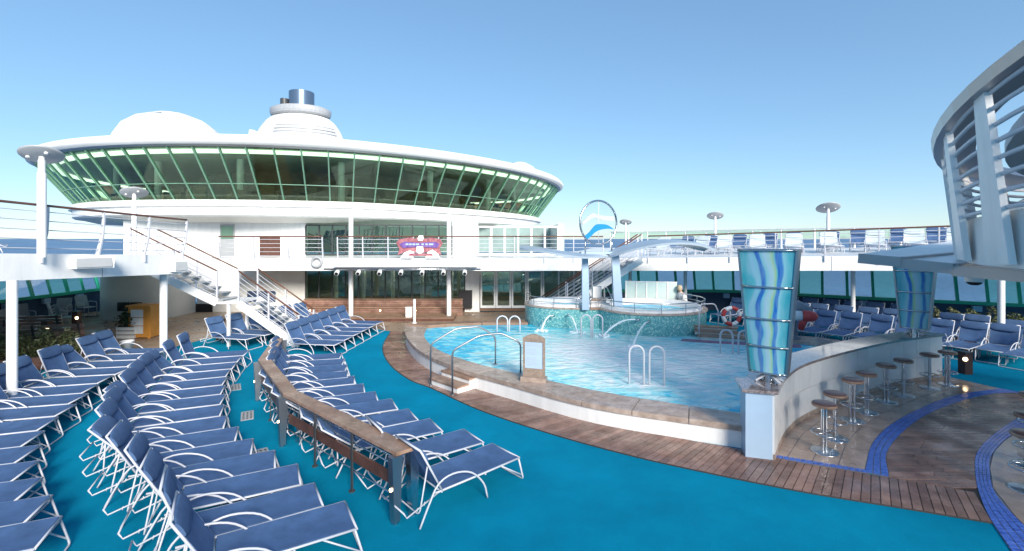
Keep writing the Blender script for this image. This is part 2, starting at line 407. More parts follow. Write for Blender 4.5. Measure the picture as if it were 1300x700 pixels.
# ================================================================ SETTING: sea and decks
b = MB(); b.add([V(-40000,-40000,-26), V(40000,-40000,-26), V(40000,40000,-26), V(-40000,40000,-26)], [(0,1,2,3)])
struct('sea', b, M['sea'])
deck_out = [(-20.2,-24),(27,-24),(27,12),(20.2,18.1),(13.2,21.9),(11,23.3),(6,23.4),(6,26),(-20.2,26)]
b = MB(); b.prism(deck_out, -0.5, 0.0); struct('carpet', b, M['carpet'])

# boardwalk of teak planks round the front of the pool
outer = cat([G(496,421), G(486,441), G(494,462), G(519,482), G(548,493.6), G(611,522), G(700,551.7), G(800,579), G(900,601.5), G(1023,626), G(1146,646), (5.90,5.80,0)], 200)
inner = cat([(-3.55,17.6,0), (-3.25,15.2,0), G(528,448), (-1.45,11.75,0), G(610,495), G(680,519), G(760,538), G(834,555), G(945,575), (4.4,7.4,0), (5.35,6.98,0), (6.36,6.5,0)], 200)
_in = [p.copy() for p in inner]
for _i in range(200):
    _f = max(0.0, min(1.0, (172-_i)/8)); _t = (_in[min(199,_i+1)]-_in[max(0,_i-1)]).normalized(); inner[_i] = inner[_i]+V(-_t.y, _t.x, 0)*0.10*_f
NB = 150
oc = resample(outer, NB+1); ic = resample(inner, NB+1)
b = MB(); b.solid_strip(outer, inner, 0.001, 0.004)
walk = struct('boardwalk', b, M['teak_base'])
for i in range(NB):
    g = 0.05
    q = [oc[i].lerp(oc[i+1], g), oc[i].lerp(oc[i+1], 1-g), ic[i].lerp(ic[i+1], 1-g), ic[i].lerp(ic[i+1], g)]
    m = MB(); m.prism([(p.x, p.y) for p in q], 0.004, 0.012 + random.uniform(-0.001, 0.0015))
    obj('plank', m, M['teak'], walk)
# steel edge strip between carpet and boardwalk
b = MB(); b.tube([p+V(0,0,0.006) for p in outer], 0.012, 5); obj('edge_strip', b, M['teak_base'], walk)

# bar floor: tile apron, blue mosaic bands, plank walkway
W = cat([G(982,582), (5.1,8.55,0), G(1045,526), (7.3,10.2,0), G(1120,496), (9.7,11.55,0), G(1199,477.5)], 60)
W = [p + V(-.10, .13, 0) for p in W]
S1l = cat([(5.28,7.08,0), G(1109,561.5), G(1140,534), G(1192,509), G(1226,500), (11.35,11.0,0)], 60)
S1r = cat([(5.52,6.92,0), G(1128,571), G(1165,534), G(1208,514), G(1257,501), (11.6,10.72,0)], 60)
S2l = cat([G(1285,702), G(1251,648), G(1238,601.5), G(1245,568), G(1288,534), (11.2,9.85,0), (13.5,10.4,0)], 60)
S2r = cat([(5.98,5.2,0), G(1269,635), G(1257,601.5), G(1262,574), G(1300,545), (11.4,9.45,0), (13.8,10.0,0)], 60)
def tiles_between(A, B, nu, nv, name, label_mat, base_mat, gap=0.012, z=0.006):
    a = resample(A, nu+1); c = resample(B, nu+1)
    s = MB(); s.solid_strip(resample(A, 60), resample(B, 60), 0.001, z)
    st = struct(name, s, base_mat)
    for i in range(nu):
        for k in range(nv):
            def pt(u, v):
                i0 = min(nu-1, int(u)); f = u-i0
                return a[i0].lerp(a[i0+1], f).lerp(c[i0].lerp(c[i0+1], f), v)
            du = gap / max(0.05, (a[i+1]-a[i]).length); dv = gap / max(0.05, (a[i]-c[i]).length)
            q = [pt(i+du, k/nv+dv), pt(i+1-du, k/nv+dv), pt(i+1-du, (k+1)/nv-dv), pt(i+du, (k+1)/nv-dv)]
            m = MB(); m.prism([(p.x, p.y) for p in q], z, z+0.006)
            obj('tile', m, label_mat, st)
    return st
tiles_between(W, S1l, 17, 4, 'tiled_bar_floor', M['floortile'], M['grout'], 0.006)
tiles_between(S2r, cat([(6.9,4.6,0), (7.9,5.6,0), (8.6,6.6,0), (9.6,7.5,0), (11.5,8.2,0), (13.5,8.4,0)], 60), 12, 4, 'tiled_floor', M['floortile'], M['grout'], 0.006)
def mosaic_band(A, B, nu, nv, name):
    a = resample(A, nu+1); c = resample(B, nu+1)
    s = MB(); s.solid_strip(A if len(A) > 2 else a, B if len(B) > 2 else c, 0.001, 0.009); st = struct(name, s, M['grout'])
    m = MB()
    for i in range(nu):
        for k in range(nv):
            g = 0.07
            def pt(u, v): return a[i].lerp(a[i+1], u).lerp(c[i].lerp(c[i+1], u), v)
            q = [pt(g, (k+g)/nv), pt(1-g, (k+g)/nv), pt(1-g, (k+1-g)/nv), pt(g, (k+1-g)/nv)]
            m.prism([(p.x, p.y) for p in q], 0.009, 0.0135 + random.uniform(0, 0.0012))
    o = obj('mosaic_tiles', m, M['bluemosaic'], st); o['kind'] = 'stuff'
mosaic_band(S1l, S1r, 110, 3, 'mosaic_band')
mosaic_band(S2l, S2r, 110, 4, 'mosaic_band')
e0, e1 = V(4.16,7.54,0), V(5.30,7.03,0)
mosaic_band(resample([e0, e1], 12), resample([e0+V(.05,.10,0), e1+V(.05,.10,0)], 12), 16, 2, 'mosaic_band')
# walkway planks laid across between the two bands
b = MB(); b.solid_strip(S1r, S2l[4:]+[S2l[-1]], 0.001, 0.003); ww = struct('bar_walkway', b, M['teak_base'])
Y = 6.15
S2low = [p for p in S2l]
while Y < 10.9:
    xl = xat(S1r, Y); xr = xat(S2l, Y)
    xl2 = xat(S1r, Y+0.115); xr2 = xat(S2l, Y+0.115)
    if (xl is None or xl2 is None) and Y > 8: break
    if xl is None or xl2 is None:            # in front of the band's start the planks begin at the boardwalk
        def bx_(y): return 5.42 + (6.98-y)*2.05
        xl, xl2 = bx_(Y), bx_(Y+0.115)
    if xr is None: xr = 13.4
    if xr2 is None: xr2 = 13.4
    if xr - xl > 0.15:
        cut = random.uniform(0.3, 0.7)
        for f0, f1 in ((0, cut), (cut, 1)):
            q = [(xl+(xr-xl)*f0+.004, Y+.004), (xl+(xr-xl)*f1-.004, Y+.004), (xl2+(xr2-xl2)*f1-.004, Y+.111), (xl2+(xr2-xl2)*f0+.004, Y+.111)]
            m = MB(); m.prism(q, 0.003, 0.011+random.uniform(-.001, .001)); obj('plank', m, M['teak'], ww)
    Y += 0.115

# wooden floor under the port deck and the terrace in front of the lounge
b = MB(); b.prism([(-20,9.5),(-13.4,11.8),(-11.0,14.6),(-10.6,17.0),(-10.6,22.6),(-20,22.6)], 0.001, 0.005); struct('wooden_floor', b, M['terrace'])
b = MB(); b.prism([(-10.59,19.6),(-6.2,18.9),(-4.4,17.7),(-3.5,17.5),(1.0,18.7),(1.0,22.6),(-10.59,22.6)], 0.001, 0.007); struct('terrace', b, M['terrace'])

# ================================================================ POOL
WATER = 0.325
pin = [(-3.0,16.7),(-2.78,15.0),(-2.05,13.2),(-0.85,11.75),(0.76,10.42),(2.1,9.45),(4.1,8.42)]
pout = [(-3.8,16.9),(-3.4,15.15),(-2.5,13.0),(-1.25,11.35),(0.0,10.2),(1.62,8.85),(3.95,7.80)]
pinc, poutc = cat(pin, 60), cat(pout, 60)
t = thing('swimming_pool', 'raised swimming pool of churning turquoise water with a wooden coping', 'pool', (1, 12, 0))
back = [(5.6,9.6),(7.5,11.2),(8.9,12.6),(9.6,14.2),(8.9,15.1),(7.0,15.9),(6.4,17.2),(0.9,18.2),(0.5,17.4),(-1.1,17.5)]
poly = [(p.x, p.y) for p in pinc] + back
# gently uneven water: a fine grid clipped to the pool outline
def inside(x, y, pg):
    r = False; j = len(pg)-1
    for i in range(len(pg)):
        if (pg[i][1] > y) != (pg[j][1] > y) and x < (pg[j][0]-pg[i][0])*(y-pg[i][1])/(pg[j][1]-pg[i][1])+pg[i][0]: r = not r
        j = i
    return r
b = MB(); b.add([V(x, y, WATER) for x, y in poly], [tuple(range(len(poly)))])
obj('water', b, M['pool'], t)
b = MB()      # white outer wall
wi = [p.lerp(q, 0.10) for p, q in zip(poutc, pinc)]; wo = [p.lerp(q, 0.045) for p, q in zip(poutc, pinc)]
b.solid_strip(wo, [p.lerp(q, 0.30) for p, q in zip(poutc, pinc)], 0.0, 0.30); obj('outer_wall', b, M['white'], t)
b = MB(); b.solid_strip([p.lerp(q, 0.88) for p, q in zip(poutc, pinc)], [p.lerp(q, 0.97) for p, q in zip(poutc, pinc)], 0.0, 0.30); obj('inner_wall', b, M['mosaic'], t)
NS = 13
po, pi_ = resample(poutc, NS*4+1), resample(pinc, NS*4+1)
for i in range(NS):
    A = po[i*4:i*4+5]; B = pi_[i*4:i*4+5]
    A = [A[0].lerp(A[1], .03)]+A[1:4]+[A[4].lerp(A[3], .03)]; B = [B[0].lerp(B[1], .03)]+B[1:4]+[B[4].lerp(B[3], .03)]
    m = MB(); m.solid_strip(A, B, 0.29, 0.385 + random.uniform(-.002, .002)); obj('coping_slab', m, M['coping'], t)
# back rim: terrace side and starboard side
bk = [V(-3.8,16.95,0), V(-3.0,17.3,0), V(-1.1,17.75,0), V(0.45,18.0,0)]
bk2 = [V(-3.0,16.75,0), V(-2.4,17.0,0), V(-1.1,17.3,0), V(0.6,17.35,0)]
for i in range(3):
    m = MB(); m.solid_strip([bk[i].lerp(bk[i+1], .01), bk[i+1].lerp(bk[i], .01)], [bk2[i].lerp(bk2[i+1], .01), bk2[i+1].lerp(bk2[i], .01)], 0.0, 0.42); obj('coping_slab', m, M['teak_dry'], t)
sb = cat([(6.35,15.1),(7.2,14.55),(8.2,14.35),(9.0,13.9),(9.5,13.0)], 9); sb2 = cat([(6.6,16.3),(7.6,15.7),(8.8,15.3),(9.9,14.7),(10.4,13.4)], 9)
for i in range(4):
    m = MB(); m.solid_strip([sb[2*i].lerp(sb[2*i+1], .02), sb[2*i+1], sb[2*i+2].lerp(sb[2*i+1], .02)], [sb2[2*i].lerp(sb2[2*i+1], .02), sb2[2*i+1], sb2[2*i+2].lerp(sb2[2*i+1], .02)], 0.0, 0.385); obj('coping_slab', m, M['coping'], t)
b = MB(); b.solid_strip(cat([(5.2,14.6),(6.3,14.25),(7.4,13.95),(8.4,13.7)], 12), cat([(5.4,14.95),(6.4,14.6),(7.5,14.35),(8.6,14.1)], 12), 0.1, 0.333)
obj('red_ledge', b, mat('red_ledge_tile', (0.33, 0.14, 0.24), 0.25, var=0.4, vs=14), t)
# entry steps on the outside
st = thing('pool_steps', 'two dark wooden treads on a white plinth leading up to the pool coping', 'steps', tuple(G(575,498)))
def slab(q, z0, z1, name, m, par):
    b = MB(); b.prism([(p.x, p.y) for p in q], z0, z1); return obj(name, b, m, par)
q1 = [G(549,480,.15), G(590,491,.15), G(578,493.5,.15), G(549,486,.15)]
a0, a1 = V(-1.98,11.35,0), V(-1.22,10.62,0); nrm = V(0.69,0.72,0)
slab([a0, a1, a1+nrm*.9, a0+nrm*.9], 0.0, 0.12, 'plinth', M['white'], st)
slab([a0-nrm*.02, a1-nrm*.02, a1+nrm*.33, a0+nrm*.33], 0.12, 0.16, 'tread', M['capwood'], st)
slab([a0+nrm*.36, a1+nrm*.36, a1+nrm*.9, a0+nrm*.9], 0.12, 0.23, 'riser', M['white'], st)
slab([a0+nrm*.34, a1+nrm*.34, a1+nrm*.72, a0+nrm*.72], 0.23, 0.27, 'tread', M['capwood'], st)
# steel entry handrails
def handrail(name, label, pts, r, m, group=None, feet=True):
    t = thing(name, label, 'handrail', (pts[0].x, pts[0].y, pts[0].z), 0, group)
    b = MB(); b.tube(pts, r, 8); obj('rail', b, m, t)
    if feet:
        for p in (pts[0], pts[-1]):
            b = MB(); b.cyl((p.x, p.y, p.z), r*2.6, 0.012, 12); obj('flange', b, m, t)
    return t
def rnd(pts, k=0.12):
    """round the corners of a polyline"""
    out = [pts[0]]
    for a, b_, c in zip(pts, pts[1:], pts[2:]):
        for f in (0, .25, .5, .75, 1):
            p = b_.lerp(a, min(.45, k/(b_-a).length)); q = b_.lerp(c, min(.45, k/(c-b_).length))
            out.append(p.lerp(b_, f).lerp(b_.lerp(q, f), f))
    return out + [pts[-1]]
handrail('entry_handrail', 'bent steel pool entry handrail on the outer edge of the wooden treads', rnd([V(-1.93,11.23,.012), V(-1.93,11.23,1.0), V(-1.35,11.4,1.33), V(-.8,11.6,1.34), V(-.41,11.72,1.07), V(-.41,11.72,.385)]), 0.021, M['steel_dull'])
handrail('entry_handrail', 'bent steel pool entry handrail between the wooden treads and the rules board', rnd([V(-1.33,10.55,.012), V(-1.33,10.55,1.0), V(-.75,10.7,1.3), V(-.25,10.9,1.32), V(.2,10.95,1.09), V(.2,10.95,.385)]), 0.021, M['steel_dull'])
# white arched ladder rails standing in the water
def ladder(name, label, c, dirx, ztop, w, gap):
    t = thing('pool_ladder', label, 'pool ladder', (c[0], c[1], WATER-0.2))
    for k in (-1, 1):
        o = Vector((c[0], c[1], 0)) + Vector((dirx[0], dirx[1], 0))*k*gap/2
        ax = Vector((dirx[0], dirx[1], 0)).normalized()
        pts = [o-ax*w/2+V(0,0,WATER-.2), o-ax*w/2+V(0,0,ztop-w/2)]
        for j in range(1, 8):
            a = PI*j/8; pts.append(o+V(0,0,ztop-w/2)+(-ax*math.cos(a)+V(0,0,1)*math.sin(a))*w/2)
        pts += [o+ax*w/2+V(0,0,ztop-w/2), o+ax*w/2+V(0,0,WATER-.2)]
        b = MB(); b.tube(pts, 0.024, 8); obj('arched_rail', b, M['tube_white'], t)
    return t
ladder('l', 'white arched ladder rails rising from the middle of the foaming water', (2.92,10.25), (1,-.16), 1.17, .31, .42)
ladder('l', 'white arched ladder rails standing between the water jets by the mosaic wall', (2.55,15.1), (1,-.05), 1.06, .31, .37)
ladder('l', 'white arched ladder rails at the terrace side of the pool', (-.12,16.1), (1,-.03), .86, .36, .42)
ladder('l', 'white arched ladder rails beside the counter with the tall painted tower', (6.15,13.0), (1,-.2), .98, .32, .46)

# rules board
t = thing('rules_board', 'wood framed pool rules board with arched top standing on the coping', 'sign', (0.48,10.32,.385))
def lb(cx, w_, z0, z1, y0, y1): 
    b = MB(); b.box((cx, (y0+y1)/2, (z0+z1)/2), (w_, y1-y0, z1-z0)); return b
rz = -0.28
t.rotation_euler = (0, 0, rz)
b = MB(); b.box((0,0,.05), (.56,.20,.10)); obj('base', b, M['coping'], t, False)
for sx in (-1, 1):
    b = MB(); b.box((sx*.222,0,.52), (.045,.05,.84)); obj('post', b, M['signwood'], t, False)
arch = [(-.245,.94)]+[(-.245+.49*i/10, .94+.085*math.sin(PI*i/10)) for i in range(11)]+[(.245,.94)]
ar = [(x,z) for x, z in arch[1:-1]] + [(.245,.86),(-.245,.86)]
b = MB(); b.hexa([V(x,-.028,z) for x, z in ar], [V(x,.028,z) for x, z in ar]); obj('arched_head', b, M['signwood'], t, False)
b = MB(); b.box((0,0,.19), (.40,.045,.18)); obj('lower_panel', b, M['signwood'], t, False)
b = MB(); b.box((0,0,.57), (.40,.02,.58)); pl = obj('panel', b, M['bluewhite'], t, False)
for k in range(13):                                  # rows of small print, too small to read
    if k in (2, 7): continue
    L = random.uniform(.20, .34)
    b = MB(); b.box((-.17+L/2, -.0112, .81-k*.038), (L, .002, .008)); obj('text_line', b, M['palegrey'], pl, False)

# ================================================================ HOT TUBS
def hot_tub(label, c, rx, ry, ztop, posts, a_from, a_to, screen):
    t = thing('hot_tub', label, 'hot tub', (c[0], c[1], 0))
    b = MB(); b.lathe([(1,0),(1,ztop-.04)], 64, (c[0],c[1],0), True, rx, ry); obj('mosaic_wall', b, M['mosaic'], t)
    b = MB(); b.lathe([(1.02,ztop-.05),(1.02,ztop),(.93,ztop),(.93,ztop-.05)], 64, (c[0],c[1],0), False, rx, ry); obj('rim', b, M['coping'], t)
    b = MB(); b.lathe([(.93,ztop+.0),(.90,ztop+.10),(.86,ztop+.10),(.74,ztop-.10),(.70,ztop-.45),(.0,ztop-.45)], 64, (c[0],c[1],0), True, rx, ry); obj('basin', b, M['white'], t)
    b = MB(); b.disc((c[0],c[1],ztop-.12), .76, 48, rx, ry); obj('water', b, M['pool'], t)
    rail = []
    for i in range(41):
        a = a_from+(a_to-a_from)*i/40
        rail.append(V(c[0]+rx*.975*math.cos(a), c[1]+ry*.975*math.sin(a), 0))
    r1 = MB(); r1.tube([p+V(0,0,ztop+.33) for p in rail], .018, 6); rr = obj('guard_rail', r1, M['steel'], t)
    b = MB(); b.tube([p+V(0,0,ztop+.17) for p in rail], .010, 5); obj('mid_rail', b, M['steel'], t)
    for i in range(posts):
        p = rail[int(40*i/(posts-1))]
        b = MB(); b.cyl((p.x,p.y,ztop-.005), .012, .335, 6); obj('post', b, M['steel'], t)
    return t
ZT = 1.05
hot_tub('round white hot tub behind turquoise mosaic at the foot of the stairs', (2.28,17.95), 1.78, 1.3, ZT, 7, PI*.85, PI*1.85, False)
hot_tub('round white hot tub behind turquoise mosaic, backed by glass screens', (4.95,17.1), 1.95, 1.85, ZT, 9, PI*1.05, PI*2.2, True)
# stair block between the tubs
t = thing('tub_entry_steps', 'wooden steps set into the mosaic wall between the two hot tubs', 'steps', (3.1,17,0))
b = MB(); b.prism([(2.3,16.75),(3.9,16.45),(4.1,18.2),(2.3,18.2)], 0.0, ZT-.06); obj('mosaic_wall', b, M['mosaic'], t)
b = MB(); b.prism([(2.75,16.62),(3.5,16.48),(3.55,18.1),(2.75,18.1)], ZT-.06, ZT+.005); obj('tread', b, M['capwood'], t)
b = MB(); b.prism([(2.85,17.3),(3.45,17.3),(3.45,18.1),(2.85,18.1)], ZT+.005, ZT+.19); obj('riser', b, M['white'], t)
b = MB(); b.prism([(2.85,17.25),(3.45,17.25),(3.45,18.1),(2.85,18.1)], ZT+.19, ZT+.23); obj('tread', b, M['capwood'], t)
b = MB(); b.box((3.15,17.6,ZT+.45), (.32,.3,.44)); obj('control_box', b, M['white'], t)
for x0 in (2.78, 3.52):
    b = MB(); b.tube(rnd([V(x0,16.7,ZT), V(x0,16.7,ZT+.36), V(x0,17.5,ZT+.62), V(x0,18.0,ZT+.62), V(x0,18.0,ZT)], .1), .016, 6); obj('hand_rail', b, M['steel'], t)
# glass wind screens behind the starboard tub
p0, p1 = P(794,386,19.1), P(860,386,18.7)
for i in range(5):
    a, c = p0.lerp(p1, i/5+.008), p0.lerp(p1, (i+1)/5-.008)
    t = thing('glass_screen', 'frosted glass wind screen panel standing behind the hot tub', 'screen', (a.x, a.y, 0.0), 0, 'glass screens behind the hot tub')
    b = MB(); b.bar(a+V(0,0,-(a.z)+.9), c+V(0,0,-(c.z)+.9), .02, 1.7); obj('pane', b, M['frosted'], t)
    b = MB(); b.bar(V(a.x,a.y,0), V(a.x,a.y,1.79), .05, .05); b.bar(V(a.x,a.y,1.77)+V(0,0,0), V(c.x,c.y,1.77), .045, .03); obj('frame', b, M['white'], t)
# water jets from the mosaic wall
def jet(a, c, label):
    t = thing('water_jet', label, 'water jet', (a.x, a.y, a.z))
    pts = []
    for i in range(15):
        f = i/14; p = a.lerp(c, f); p.z = a.z + 0.10*f*(1-f)*4*0.35 - (a.z-c.z)*f*f
        pts.append(p)
    b = MB(); b.tube(pts, [(.022+.010*i/14)*random.uniform(.75, 1.2) for i in range(15)], 8); obj('stream', b, M['jet'], t)
    b = MB()
    for k in range(60):
        f = random.uniform(.25, 1)**.7; p = pts[min(13, int(f*14))].lerp(pts[min(14, int(f*14)+1)], random.random()); s_ = .035+.10*f
        q = p+V(random.uniform(-s_, s_), random.uniform(-s_, s_), random.uniform(-s_, s_*.6)); rr = random.uniform(.006, .017)
        b.lathe([(0,rr),(rr,0),(0,-rr)], 5, tuple(q))
    obj('spray', b, M['jet'], t)['kind'] = 'stuff'
    b = MB(); d = (pts[0]-pts[1]).normalized(); b.tube([pts[0]+d*.14, pts[0]], .038, 8); obj('nozzle', b, M['steel'], t)
    b = MB()
    for k in range(26):
        an = random.uniform(0, 2*PI); rr = random.uniform(0, .26)
        b.lathe([(0.0,.05),(.03,.035),(.045,0)], 6, (c.x+rr*math.cos(an), c.y+rr*math.sin(an), WATER-.01+random.uniform(-.01,.05)*(1-rr/.26)))
    obj('splash', b, M['jet'], t)
jet(V(1.38,16.52,.80), V(1.0,16.2,WATER), 'arching water jet nearest the terrace, falling from the mosaic wall')
jet(V(1.98,16.45,.82), V(2.2,15.9,WATER), 'short water jet falling in front of the mosaic wall of the stairs-side tub')
jet(V(4.0,15.3,.87), V(2.95,15.35,WATER), 'long flat water jet crossing in front of the ladder rails')
jet(V(4.38,15.2,.82), V(3.55,13.9,WATER), 'water jet arching out from the mosaic wall towards the open pool')

# ================================================================ PAVILION over the tubs
t = thing('pavilion', 'pale blue two-column pavilion with wing-shaped curved roofs above the hot tubs', 'pavilion', (3.1,16.6,ZT))
for (bx0, tx0, w0) in ((2.57,2.55,.25), (3.72,3.60,.30)):
    b = MB(); y0 = 16.55
    b.hexa([V(bx0-w0/2,y0-.1,ZT-.04), V(bx0+w0/2,y0-.1,ZT-.04), V(bx0+w0/2,y0+.12,ZT-.04), V(bx0-w0/2,y0+.12,ZT-.04)],
           [V(tx0-w0*.42,y0-.1,2.98), V(tx0+w0*.42,y0-.1,2.98), V(tx0+w0*.42,y0+.12,2.98), V(tx0-w0*.42,y0+.12,2.98)])
    obj('column', b, M['bluewhite'], t)
def wing(pxs, depth, name, m):
    """curved roof sheet: section points (pixel x, pixel y at Y=16.5), swept in depth with narrowing ends"""
    top = [P(x, y, 16.5) for x, y in pxs]; n = len(top); rows = []
    cs = cat([(p.x, p.z, 0) for p in top], 25)
    for j in range(7):
        v = -1+2*j/6; row = []
        for i, p in enumerate(cs):
            f = i/24; wd = depth*(0.25+0.75*math.sin(PI*min(1, max(0, f*.96+.02)))**.6)
            row.append(V(p.x, 16.7+v*wd, p.y - 0.10*v*v))
        rows.append(row)
    b = MB(); b.loft(rows, True, True); lo = [[q-V(0,0,.07) for q in r] for r in rows]; b.loft(lo, True)
    b.loft([rows[0], lo[0]], False); b.loft([lo[-1], rows[-1]], False)
    b.loft([[r[0] for r in lo], [r[0] for r in rows]], False); b.loft([[r[-1] for r in rows], [r[-1] for r in lo]], False)
    return obj(name, b, m, t)
M['wing'] = mat('wing_roof', (0.30, 0.37, 0.44), 0.3, var=0.06, vs=2)
wing([(660,311),(680,313),(705,317),(735,321),(770,321)], 1.15, 'roof_wing', M['wing'])
wing([(772,321),(795,312),(822,306),(848,304),(875,306),(905,314)], 1.35, 'roof_wing', M['wing'])
b = MB(); b.box((3.1,16.6,3.0), (1.4,.5,.07)); obj('tie_plate', b, M['bluewhite'], t)
# round wave emblem on top
t = thing('wave_emblem', 'round glass emblem in a steel ring with a blue wave on the pavilion roof', 'emblem', (3.06,16.6,3.03), 0)
ec = P(760,283,16.6); er = .775; tilt = R(25)
ux = V(math.cos(tilt), math.sin(tilt), 0); uy = V(0,0,1); un = V(-math.sin(tilt)*-1, -math.cos(tilt), 0)
def E(x, y, o=0.0): return ec + ux*x*er + uy*y*er + un*o
b = MB(); b.tube([E(math.cos(2*PI*i/48), math.sin(2*PI*i/48)) for i in range(48)], .035, 8, True); obj('ring', b, M['steel'], t)
b = MB(); b.hexa([E(.97*math.cos(2*PI*i/48), .97*math.sin(2*PI*i/48), .006) for i in range(48)][::-1], [E(.97*math.cos(2*PI*i/48), .97*math.sin(2*PI*i/48), -.006) for i in range(48)][::-1]); obj('glass_disc', b, glass('emblem_glass', (.93,.95,.96), (1,1,1), .1, 1.4), t)
def wave(name, up, dn, m, o):
    u = cat([(x, y, 0) for x, y in up], 24); d = cat([(x, y, 0) for x, y in dn], 24)
    for oo, fl in ((o, False), (-o, True)):
        b = MB(); b.loft([[E(p.x,p.y,oo) for p in u], [E(p.x,p.y,oo) for p in d]], False, fl); obj(name, b, m, t)
wave('blue_wave', [(-.76,-.60),(-.5,-.42),(-.2,-.12),(.05,-.06),(.45,-.09),(.84,-.28)], [(-.66,-.74),(-.5,-.68),(-.2,-.44),(.1,-.32),(.5,-.27),(.84,-.29)], mat('wave_blue', (0.01,0.22,0.50), .4), .012)
wave('grey_wave', [(-.9,.02),(-.7,.18),(-.35,.42),(-.05,.36),(.3,.32),(.86,.30)], [(-.88,-.12),(-.7,-.03),(-.35,.2),(-.05,.18),(.3,.1),(.88,.08)], mat('wave_grey', (0.42,0.43,0.42), .5), .012)
for k in (-.72, .72):
    b = MB(); b.tube([E(k,-.70), V(E(k,0).x, E(k,0).y, 2.98)], .03, 6); obj('leg', b, M['steel'], t)
b = MB(); b.tube([E(0,.97), E(0,-.97)], .012, 6); obj('mast', b, M['tube_white'], t)
ORD = ['first','second','third','fourth','fifth','sixth','seventh','eighth','ninth','tenth','eleventh','twelfth','thirteenth','fourteenth','fifteenth','sixteenth','seventeenth']
# ================================================================ BAR COUNTER, TOWERS, STOOLS
t = thing('bar_counter', 'long curved bar wall of white tile panels with a dark polished counter top', 'bar counter', (7.5,10.3,0))
CO = cat([(4.17,7.40,0), (4.85,8.30,0), (5.75,9.15,0), (7.5,10.28,0), (9.2,11.2,0), (10.85,11.85,0)], 40)   # stool side edge of the top
def offs(c, d):
    out = []
    for i, p in enumerate(c):
        tg = (c[min(i+1, len(c)-1)]-c[max(i-1, 0)]).normalized(); out.append(p+V(-tg.y, tg.x, 0)*d)
    return out
CI = offs(CO, 0.56)
ZC = 1.10
b = MB(); b.solid_strip(CO, CI, ZC-.05, ZC); obj('counter_top', b, M['granite'], t)
b = MB(); b.solid_strip(offs(CO, .075), offs(CO, .48), 0.0, ZC-.05); obj('core_wall', b, M['white'], t)
wf = offs(CO, .05); NP = 16
wf = resample(wf, NP*2+1); wb = resample(offs(CO, .078), NP*2+1)
for i in range(NP):
    for k in range(2):
        z0, z1 = (0.10, .575) if k == 0 else (.582, 1.045)
        A = [wf[2*i].lerp(wf[2*i+1], .015), wf[2*i+1], wf[2*i+2].lerp(wf[2*i+1], .015)]; B = [wb[2*i].lerp(wb[2*i+1], .015), wb[2*i+1], wb[2*i+2].lerp(wb[2*i+1], .015)]
        m = MB(); m.solid_strip(A, B, z0, z1); obj('wall_panel', m, M['bartile'], t)
b = MB(); b.solid_strip(offs(CO, .045), offs(CO, .08), 0.0, .10); obj('plinth', b, M['coping'], t)
# end pillar
pa, pb = G(946.5,581), G(981,585)
d = (pb-pa).normalized(); n_ = V(-d.y, d.x, 0)
q = [pa, pb, pb+n_*.45, pa+n_*.45]
b = MB(); b.prism([(p.x,p.y) for p in q], 0, ZC-.05); obj('end_pillar', b, M['bluewhite'], t)
q = [pa-d*.06-n_*.05, pb+d*.05-n_*.05, pb+d*.05+n_*.62, pa-d*.06+n_*.62]
b = MB(); b.prism([(p.x,p.y) for p in q], ZC-.048, ZC+.003); obj('pillar_cap', b, M['granite'], t)

